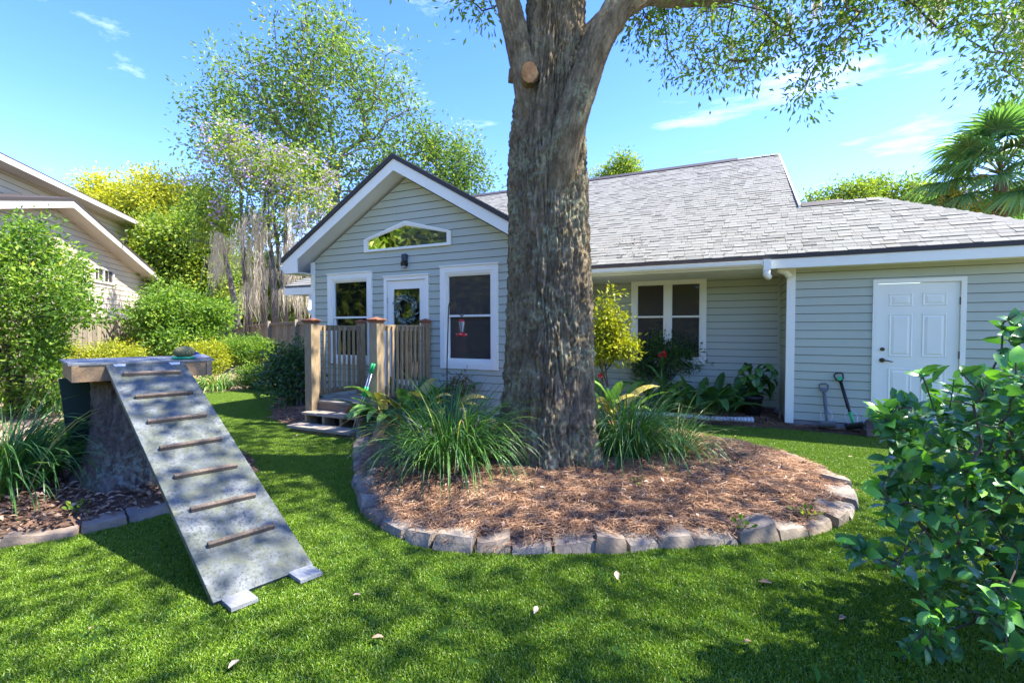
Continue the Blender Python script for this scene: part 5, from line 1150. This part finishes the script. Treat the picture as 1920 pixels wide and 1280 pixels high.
q_ = np.c_[RNG.uniform(-2.35, 1.2, 260), RNG.uniform(7.98, 8.9, 260)]; q_ = q_[RNG.random(260) < np.where((q_[:, 0] < -1.3) | (q_[:, 1] < 8.1), .9, .12)]
litter('roof_leaf_litter', np.c_[q_, EZ + (q_[:, 1] - EY) * MSL + .012], .045, 17)
# ================================================================== SHRUBS
def shrub(name, label, base, ells, natt, per, spread, ls, lw, leafm, seed, stems=5, tpl=T_LEAF2, cat='shrub', group=None, shell=.5, droop=0, tipr=.004, rs=1.0):
    r = np.random.default_rng(seed); t = thing(name, label, cat, base, group); A = in_ell(ells, natt, r, shell); mb = MB()
    key = r.integers(0, stems, natt)
    for k in range(stems):
        a = A[key == k]
        if len(a) == 0: continue
        s0 = np.array(base) + np.r_[r.normal(size=2) * .07, 0]; c = a.mean(0); s1 = s0 + (c - s0) * .35 + np.r_[r.normal(size=2)*.05, 0]
        sk, _, _ = skeleton([s0, (s0 + s1)/2, s1], [.022*rs, .018*rs, .014*rs], a, tipr, 2.2, .12, 4, .3, r); sk.tube([s0, (s0+s1)/2, s1], [.022*rs, .018*rs, .014*rs], 5); n0 = len(mb.v); mb.v += sk.v; mb.f += [tuple(n0 + i for i in f) for f in sk.f]
    mb.build('stems', M['twig'], t)
    V, F, v = crown_leaves(A, per, spread, ls, lw, tpl, droop, r); npobj('foliage', V, F, leafm, t, v); return t
def ell(px, py, f, rp, rq=None, rd=None):
    c = at(px, py, f); k = f / 853.3; return (c[0], c[1], c[2], rp * k, (rd or rp) * k, (rq or rp) * k)
L_brt = leafmat('bright_leaf', [(0, (.035, .08, .012)), (.5, (.09, .17, .02)), (.85, (.18, .26, .03)), (1, (.33, .34, .04))], .52, .3, .42)
L_dk = leafmat('dark_shrub_leaf', [(0, (.016, .042, .014)), (.6, (.042, .095, .024)), (1, (.12, .20, .035))], .35, .5, .25)
L_gold = leafmat('golden_leaf', [(0, (.14, .20, .015)), (.5, (.30, .34, .02)), (1, (.48, .44, .03))], .45, .4, .4, (1.1, 1.1, .5))
g0 = lambda px, f: tuple(at(px, 618, f) * np.array([1, 1, 0]))
shrub('tall_shrub', 'tall bright green shrub filling the left edge beside the platform', g0(20, 8.2), [ell(60,520,8.2,95,85,80), ell(100,565,8,70,56,70), ell(20,620,8.2,90,80,80), ell(195,482,8.0,24,9,20), ell(60,430,8.2,45,35,40), ell(150,600,8,34,34,34), ell(-40,500,8.3,90,90,90), ell(90,650,8,60,40,50), ell(40,715,8,75,50,60), ell(120,715,7.9,45,40,40)], 330, 60, .105, .09, .5, L_brt, 81, 6, rs=2, shell=.15)
shrub('broad_shrub', 'rounded light green shrub in front of the fence corner, behind the platform', g0(335, 13.4), [ell(335,590,13.4,80,42,70), ell(300,620,13.2,60,40,50), ell(390,600,13.4,45,40,45), ell(340,640,13.2,90,40,60), ell(330,560,13.4,40,22,40)], 300, 58, .14, .11, .5, L_brt, 82, 6, shell=.25)
shrub('clipped_hedge', 'low golden hedge showing just above the left end of the platform', g0(215, 10.5), [ell(215,668,10.5,52,20,40), ell(170,672,10.5,30,20,30), ell(120,675,10.5,40,25,30)], 160, 60, .09, .06, .5, L_gold, 83, 5, cat='hedge')
shrub('golden_shrub', 'small golden shrub behind the right end of the platform', g0(385, 12.0), [ell(385,672,12,38,24,30)], 80, 60, .11, .07, .5, L_gold, 84, 4)
shrub('clipped_shrub', 'mushroom shaped clipped green shrub in front of the brown fence', g0(465, 13.2), [ell(462,652,13.2,40,17,40), ell(462,660,13.2,42,16,42)], 210, 70, .09, .06, .5, L_brt, 85, 6, shell=.75)
shrub('low_shrub', 'low green mound at the foot of the mushroom shaped shrub', g0(478, 12.0), [ell(478,708,12,32,22,30)], 80, 50, .09, .06, .45, L_brt, 86, 5)
shrub('laurel_shrub', 'dark glossy shrub growing beside the left deck post', (-7.2, 6.15, .06), [ell(540,685,9.0,36,34,30), ell(552,735,8.8,26,36,26), ell(520,700,9.1,26,30,26), ell(560,665,8.9,18,18,20), ell(590,720,8.9,20,40,20)], 190, 22, .11, .09, .42, L_dk, 87, 6, T_LEAF8)
shrub('golden_shrub', 'tall yellow-green shrub right of the big trunk under the eave', (-1.78, 7.55, .08), [ell(1145,610,7.5,22,30,22), ell(1148,565,7.5,9,24,10), ell(1160,655,7.4,34,18,26), ell(1128,640,7.5,26,40,26), ell(1178,640,7.4,14,10,14), ell(1165,600,7.5,10,20,12), ell(1130,580,7.5,10,22,12)], 150, 26, .075, .085, .4, L_gold, 88, 4, shell=.0)
sh = shrub('dark_shrub', 'dark fine-leaved shrub below the double window', (-.85, 8.95, .08), [ell(1255,665,9.0,58,34,40), ell(1300,660,9.0,34,34,34), ell(1215,680,9.0,30,26,30), ell(1300,635,9,22,22,22), ell(1245,630,9,12,18,14)], 260, 60, .09, .085, .30, L_dk, 89, 5, shell=.3)
shrub('feathery_plant', 'small bright feathery plant left of the white drain pipe', (-.83, 8.1, .08), [ell(1265,755,8.1,20,22,20)], 60, 60, .05, .045, .28, L_gold, 90, 3, cat='plant', tipr=.003, rs=.4)
shrub('feathery_plant', 'small lime green feathery plant in front of the black pot', (.35, 8.35, .08), [ell(1395,758,8.2,18,24,18)], 60, 60, .05, .045, .28, L_brt, 91, 3, cat='plant', tipr=.003, rs=.4)
# potted small plant near the gable window
pp = thing('potted_plant', 'little plant with thin leaves in a terracotta pot below the right gable window', 'potted plant', (-3.75, 6.2, .1))
MB().lathe((-3.75, 6.2, .32), [(.06, 0), (.085, .14), (.095, .14), (.095, .17), (.08, .17), (.078, .155)], 20).build('pot', mat('terracotta', (.30, .11, .06), .8), pp, True)
MB().lathe((-3.75, 6.2, .09), [(.12, 0), (.12, .225)], 12).build('pedestal', M['concrete'], pp)
rr_ = np.random.default_rng(14); V, F, v = crown_leaves(in_ell([(-3.75,6.2,.68,.17,.15,.17)], 40, rr_), 9, .05, .08, .3, rng=rr_); npobj('leaves', V, F, leafmat('purple_leaf', [(0, (.06, .07, .03)), (1, (.16, .09, .07))]), pp, v)
sk, _, _ = skeleton([(-3.75,6.2,.45),(-3.75,6.2,.55)], [.008,.006], in_ell([(-3.75,6.2,.68,.17,.15,.17)], 24, rr_), .003, 2.2, .1, 4, .3, rr_); sk.build('stems', M['twig'], pp)

# ---- strap-leaved clumps
M['liriope'] = leafmat('liriope_leaf', [(0, (.018, .055, .012)), (.55, (.045, .125, .02)), (.85, (.10, .20, .03)), (.96, (.26, .33, .06)), (1, (.42, .34, .14))], .38, .5, .22)
def liriope(label, base, n, L_, rad, seed, spikes=10, w=.0095, bright=0.0, group='liriope clumps', tall=1.0):
    r = np.random.default_rng(seed); t = thing('liriope_clump', label, 'grass plant', base); a = r.uniform(0, 6.28, n); q = r.random(n) ** .6
    B = np.array(base) + np.c_[np.cos(a) * q * rad, np.sin(a) * q * rad, np.zeros(n)]; a2 = a + r.normal(size=n) * .5
    lean = .15 + .85 * q * r.uniform(.4, 1.2, n); D = np.c_[np.cos(a2) * lean, np.sin(a2) * lean, np.full(n, 1.25) * tall]
    V, F, k = ribbon(B, D, L_ * r.uniform(.6, 1.12, n), w * r.uniform(.7, 1.25, n), r.uniform(1.0, 2.9, n), 8, .5, r)
    npobj('leaves', V, F, M['liriope'], t, np.repeat(np.clip(r.normal(.48 + bright, .22, n), 0, 1), k))
    for i in range(spikes):
        aa = r.uniform(0, 6.28); p0 = Vector(base) + Vector((math.cos(aa), math.sin(aa), 0)) * rad * .5; d = Vector((math.cos(aa)*.5, math.sin(aa)*.5, 1)).normalized(); h = L_ * r.uniform(.45, .7); p1 = p0 + d*h
        mS = MB().tube([p0, p1], [.003, .002], 5); nb = 34
        o = mS.build('flower_stem', mat('flower_stem', (.16, .14, .10), .8) if 'flower_stem' not in bpy.data.materials else bpy.data.materials['flower_stem'], t)
        q_ = r.random(nb); Pf = np.array(p1)[None] - np.array(d)[None] * (q_ * h * .38)[:, None]; V2, F2, v2 = leaves(Pf, rand_dir(nb, r), .013, .9, T_LEAF2, r.random(nb), .1, r)
        npobj('flower_spike', V2, F2, leafmat('liriope_flower', [(0, (.20, .15, .28)), (1, (.42, .36, .50))]) if 'liriope_flower' not in bpy.data.materials else bpy.data.materials['liriope_flower'], o, v2)
    return t
liriope('large liriope clump with lavender spikes left of the big trunk', (-2.52, 3.98, .13), 900, 1.05, .36, 101, 14, tall=1.35)
liriope('liriope clump spilling from the right foot of the big trunk', (-.92, 5.10, .13), 620, 1.0, .28, 102, 8, tall=1.4)
liriope('lighter drooping liriope tuft at the back right of the straw bed', (-.42, 5.35, .12), 200, .75, .12, 103, 0, bright=.2)
liriope('long grassy clump at the far left edge in the stump bed', (-5.75, 1.75, .1), 640, 1.1, .32, 104, 0, .012, tall=1.3)
liriope('pale sunlit grassy clump right of the platform by the far lawn edge', tuple(at(405, 618, 11.6) * np.array([1, 1, 0])), 300, .75, .35, 105, 0, .016, .3)
liriope('green grassy tuft between the far shrubs below the fence', tuple(at(498, 618, 11.6) * np.array([1, 1, 0])), 140, .5, .2, 106, 0, .012)
liriope('grassy clump of green straps behind the stump under the tall shrub', tuple(at(95, 618, 8.5) * np.array([1, 1, 0])), 160, .8, .25, 107, 0, .02, .25)
# ---- broad-leaved plants: every leaf a part
def broad_mesh(nm, L_, w, droop, mt, var, seed, seg=8):
    r = np.random.default_rng(seed); V, F, k = ribbon(np.zeros((1, 3)), np.array([[.55, 0, 1.]]), L_, w, droop, seg, .35, r, lambda t: np.array(.10 + .95 * math.sin(math.pi * min(1, max(0, (t - .18) / .82))) ** .75) if t > .2 else np.array(.10))
    return npmesh(nm, V, F, mt, np.full(len(V), var) if np.isscalar(var) else var)
M['asp'] = leafmat('broad_leaf', [(0, (.016, .05, .015)), (.5, (.04, .115, .025)), (.8, (.11, .20, .035)), (.92, (.28, .30, .06)), (1, (.34, .17, .07))], .38, .5, .22)
BM = [broad_mesh('leaf', .62, .105, dr_, M['asp'], vv, 130 + i) for i, (dr_, vv) in enumerate([(.9, .3), (1.4, .5), (1.9, .4), (.7, .6), (1.2, .75), (1.6, .2), (1.1, .95), (2.3, 1.0)])]
def broad(name, label, base, n, rad, seed, pick, smin=.75, smax=1.1, meshes=None, cat='plant', tilt=.25):
    r = np.random.default_rng(seed); t = thing(name, label, cat, base); meshes = meshes or BM
    for i in range(n):
        a = r.uniform(0, 6.28); q = r.random() ** .6 * rad; p_ = Vector(base) + Vector((math.cos(a)*q, math.sin(a)*q, 0))
        place('leaf', meshes[pick[int(r.integers(0, len(pick)))]], t, p_, (r.normal()*tilt*.6, r.normal()*tilt, a + r.normal()*.6), r.uniform(smin, smax))
    return t
broad('aspidistra', 'spreading dark aspidistra with browned tips beside the deck steps', (-4.42, 5.62, .10), 84, .36, 111, [0, 1, 2, 3, 4, 5, 0, 6, 7], 1.1, 1.6)
broad('aspidistra', 'aspidistra with rust coloured upright leaves at the right end of the deck', (-3.95, 5.95, .10), 16, .12, 112, [6, 6, 4, 3], 1.1, 1.5, tilt=.15)
broad('aspidistra', 'pale sunlit broad-leaved clump just right of the trunk behind the liriope', (-1.62, 7.35, .09), 40, .28, 113, [4, 4, 3, 6, 1], 1.1, 1.5)
broad('aspidistra', 'dark broad-leaved clump between the window shrub and the black pot', (-.22, 8.45, .09), 56, .42, 114, [0, 1, 2, 5, 5, 3], 1.0, 1.45)
# canna with red flower
cn = broad('canna', 'tall canna with one red flower in front of the dark window shrub', (-.92, 8.30, .09), 11, .07, 115, [3, 0, 4], 1.2, 1.7, tilt=.12)
MB().tube([(-.92, 8.30, .09), (-.93, 8.29, .7), (-.92, 8.28, 1.10)], [.014, .012, .008], 7).build('stalk', mat('canna_stalk', (.08, .15, .03), .5), cn, True)
for i in range(3): place('leaf', BM[(4, 3, 0)[i]], cn, (-.92, 8.29, .45 + .18*i), (0, .1, 2.1*i + .6), .75)
rr_ = np.random.default_rng(16); V, F, v = leaves(np.tile([-.92, 8.28, 1.12], (16, 1)) + rr_.normal(size=(16, 3))*.02, rr_.normal(size=(16, 3)) + [0, 0, .5], .075, .7, T_LEAF8, rr_.random(16), .2, rr_); M['redpetal'] = leafmat('red_petal', [(0, (.55, .015, .02)), (1, (.75, .06, .05))], .5, .3, .25, (1, .8, .8)); npobj('flower', V, F, M['redpetal'], cn, v)
c_ = at(1125, 704, 7.3); rf = thing('red_flower', 'small red bloom at the edge of the big trunk above the liriope', 'flower', (c_[0], c_[1], .1))
MB().tube([(c_[0], c_[1], .1), tuple(c_)], [.006, .004], 6).build('stalk', bpy.data.materials['canna_stalk'], rf); V, F, v = leaves(np.tile(c_, (12, 1)), rr_.normal(size=(12, 3)) + [0, 0, .5], .05, .7, T_LEAF8, rr_.random(12), .2, rr_); npobj('petals', V, F, M['redpetal'], rf, v)
# potted peace lily
pl = thing('potted_lily', 'large drooping green lily in a black pot beside the garage corner', 'potted plant', (.50, 8.62, .08))
MB().lathe((.50, 8.62, .08), [(.11, 0), (.155, .32), (.17, .32), (.17, .36), (.15, .36), (.145, .33)], 24).build('pot', mat('dark_pot', (.03, .028, .027), .6), pl, True)
LM = [broad_mesh('leaf', .36, .13, dr_, M['asp'], vv, 150 + i) for i, (dr_, vv) in enumerate([(3.2, .45), (2.6, .35), (3.8, .5), (2.2, .6)])]
rl_ = np.random.default_rng(18)
for i in range(34):
    a = rl_.uniform(0, 6.28); h = rl_.uniform(.05, .42); q = rl_.uniform(.03, .16) ; p0 = Vector((.50, 8.62, .42)); p1 = p0 + Vector((math.cos(a)*q, math.sin(a)*q, h))
    st_ = MB().tube([p0, p0.lerp(p1, .6) + Vector((0, 0, .03)), p1], [.006, .005, .004], 5).build('leaf_stalk', bpy.data.materials['canna_stalk'], pl)
    place('leaf', LM[i % 4], pl, p1, (rl_.normal()*.2, rl_.normal()*.2, a + rl_.normal()*.4), rl_.uniform(.8, 1.15))
# ---- sprouts
SP = [(140, 965, .09, 'ivy seedling beside the flat stones of the stump bed', .10, .05), (1130, 846, .12, 'lobed green seedling against the right foot of the trunk', .10, .05), (1195, 918, .12, 'tiny ferny seedling alone in the middle of the pine straw', .07, .035), (1400, 998, .07, 'green seedling sprouting from the front border stones', .07, .045), (1520, 975, .08, 'seedling with one yellow leaf on the right curve of the stone border', .08, .045)]
for i, (px, py, z, lab, rad, ls) in enumerate(SP):
    f = (1.55 - z) * 853.3 / (py - 618); c = at(px, py, f); r = np.random.default_rng(300 + i); t = thing('seedling', lab, 'seedling', tuple(c)); n = 16
    Pq = c + r.normal(size=(n, 3)) * [rad*.45, rad*.45, rad*.25] + [0, 0, rad*.6]; V, F, v = leaves(Pq, Pq - c + [0, 0, .02], ls * r.uniform(.7, 1.2, n), .6, T_LEAF8, np.clip(r.normal(.6, .2, n), 0, 1), .6, r); npobj('leaves', V, F, L_brt, t, v)
    m = MB()
    for q in Pq: m.tube([c, (c + q)/2 + [0, 0, .01], q], .0018, 4)
    m.build('stalks', bpy.data.materials['canna_stalk'], t)
f = (1.55 - .12) * 853.3 / (895 - 618); c = at(1157, 895, f); t = thing('seedling', 'single upright strap leaf in the straw right of the trunk', 'seedling', tuple(c))
for a in (0, .5): place('leaf', BM[0], t, c, (0, -.35, a + 1.0), .33)

# ---- camellia in the right foreground
cam_b = thing('camellia_bush', 'large glossy dark green camellia bush filling the right foreground', 'shrub', tuple(at(1990, 618, 2.35) * np.array([1, 1, 0])))
rk = np.random.default_rng(55)
lb = np.array([[630,1880],[650,1790],[690,1700],[740,1655],[780,1640],[840,1655],[900,1660],[960,1645],[1010,1600],[1045,1575],[1075,1640],[1110,1690],[1150,1710],[1200,1700],[1300,1690]])
att_c = []
while len(att_c) < 540:
    py = rk.uniform(675, 1330); lo = np.interp(py, lb[:, 0], lb[:, 1]); px = lo + rk.random() ** .8 * (2330 - lo); f = rk.uniform(1.75, 2.75)
    if px < lo + 60: f = rk.uniform(1.8, 2.1)
    if py > 960 and rk.random() < .45: continue
    q = at(px, py, f)
    if q[2] < .12: continue
    att_c.append(q)
att_c += [at(1890, 595, 2.0), at(1905, 590, 2.0), at(1880, 605, 2.05), at(1655, 770, 1.9), at(1590, 1030, 1.85), at(1620, 1045, 1.9)]
att_c = np.array(att_c); cb = np.array(cam_b.location); mbc = MB(); key = np.argmin(np.stack([np.abs((att_c @ RT) / (att_c @ FW) - s) for s in (.85, 1.0, 1.15, 1.35, 1.5)], 1) + rk.random((len(att_c), 5)) * .25, 1)
tipdir = np.zeros_like(att_c)
for k in range(5):
    a = att_c[key == k]
    if len(a) == 0: continue
    s0 = cb + np.r_[rk.normal(size=2)*.12, 0]; s1 = s0 + (a.mean(0) - s0) * .45
    sk, pos, tips = skeleton([s0, (s0 + s1)/2 + np.r_[rk.normal(size=2)*.04, 0], s1], [.022, .018, .014], a, .0028, 2.25, .10, 5, .35, rk); sk.tube([s0, (s0+s1)/2, s1], [.022, .018, .014], 7)
    n0 = len(mbc.v); mbc.v += sk.v; mbc.f += [tuple(n0 + i for i in f_) for f_ in sk.f]
    nd = a - (s0 * .6 + s1 * .4); tipdir[key == k] = norm(nd)
mbc.build('branches', M['twig'], cam_b)
T_CAM = (np.array([[0,0,0],[.10,.16,.03],[.11,0,0],[.10,-.16,.03],[.30,.43,.09],[.31,0,.03],[.30,-.43,.09],[.55,.5,.11],[.56,0,.04],[.55,-.5,.11],[.80,.32,.05],[.82,0,.0],[.80,-.32,.05],[1,0,-.09]]),
         [(0,2,1),(0,3,2),(1,2,5),(1,5,4),(2,3,6),(2,6,5),(4,5,8),(4,8,7),(5,6,9),(5,9,8),(7,8,11),(7,11,10),(8,9,12),(8,12,11),(10,11,13),(11,12,13)])
M['camellia'] = leafmat('camellia_leaf', [(0, (.030, .085, .030)), (.6, (.055, .145, .045)), (.82, (.09, .22, .04)), (1, (.17, .38, .035))], .30, .5, .20, (1.4, 1.6, .5))
per = 11; A_ = np.repeat(att_c, per, 0); TD = np.repeat(tipdir, per, 0); n = len(A_); back = rk.uniform(0, .16, n); rad_ = norm(np.cross(TD, rk.normal(size=(n, 3))))
Pc = A_ - TD * back[:, None] + rk.normal(size=(n, 3)) * .012; Dc = norm(TD * .45 + rad_ * .9 + np.array([0, 0, .18])); szc = rk.uniform(.05, .098, n)
va_ = np.clip(rk.normal(.45, .22, n), 0, .85); young = (back < .03) & (rk.random(n) < .4); va_[young] = rk.uniform(.85, 1, young.sum())
px_ = (Pc @ RT) / (Pc @ FW); py_ = (1.55 - Pc[:, 2]) / (Pc @ FW); vis_ = (px_ < 1.12) & (py_ < .76) & (Pc @ FW > .5); score = np.where(vis_, szc / (Pc @ FW), 0); order = np.argsort(-score); top = order[:300]; rest = order[300:]
variants = []
for vv in (.15, .4, .6, .8, .95):
    V, F, v = leaves(np.zeros((1, 3)), [[1, 0, 0]], 1.0, .52, T_CAM, np.array([vv]), 1.0, rk); me = npmesh('leaf', V, F, M['camellia'], v, True); variants.append((vv, me))
for i in top:
    me = min(variants, key=lambda q: abs(q[0] - va_[i]))[1]; x = Vector(Dc[i]); u_ = Vector(norm(np.array([0, 0, 1.]) * .62 + rk.normal(size=3) * .38)); y = u_.cross(x).normalized(); z = x.cross(y)
    place('leaf', me, cam_b, Pc[i], Matrix((x, y, z)).transposed().to_euler(), szc[i])
V, F, v = leaves(Pc[rest], Dc[rest], szc[rest], .52, T_CAM, va_[rest], .62, rk); o = npobj('foliage', V, F, M['camellia'], cam_b, v, True); o['kind'] = 'stuff'
# low sprouting leaves at the bottom edge
t = thing('camellia_sprout', 'low shoot of upright glossy leaves at the bottom edge left of the camellia', 'shrub', tuple(at(1590, 618, 1.98) * np.array([1, 1, 0])))
for px, py in ((1545, 1268), (1560, 1275), (1630, 1262), (1618, 1278), (1585, 1285), (1645, 1280)):
    p_ = at(px, py + 25, 1.98 + random.uniform(-.05, .05)); x = Vector((random.uniform(-.4, .4), random.uniform(-.3, .3), 1)).normalized(); y = Vector((1, .4, 0)).cross(x).normalized(); z = x.cross(y)
    place('leaf', variants[random.choice((1, 2, 3))][1], t, p_, Matrix((x, y, z)).transposed().to_euler(), random.uniform(.07, .1))
q = Vector(t.location); m = MB()
for px in (1545, 1630, 1585): m.tube([tuple(q), tuple(at(px, 1300, 1.98))], .004, 5)
m.build('stems', M['twig'], t)

# ================================================================== STUMP
stump = thing('tree_stump', 'thick lichen covered tree stump under the grey platform', 'stump', (-5.18, 2.58, .1))
bark_column('bark', [(-5.20,2.58,-.12),(-5.20,2.58,.08),(-5.19,2.575,.3),(-5.18,2.57,.6),(-5.17,2.56,.9),(-5.17,2.56,1.08)], [.62,.54,.46,.40,.375,.37], stump, M['bark3'], 220, 190, [(R(-60),.35,.30),(R(-140),.4,.40),(R(170),.35,.42),(R(30),.4,.25),(R(100),.4,.3)], .026, 12.4, 12, .28)
MB().lathe((-5.17, 2.56, 1.06), [(.36, 0), (.36, .004)], 30).build('cut_top', M['cleat'], stump)
MB().tube([tuple(at(175,905,4.05)), tuple(at(225,908,4.0)), tuple(at(262,925,3.95))], [.02, .03, .015], 8).build('surface_root', M['bark3'], stump, True)
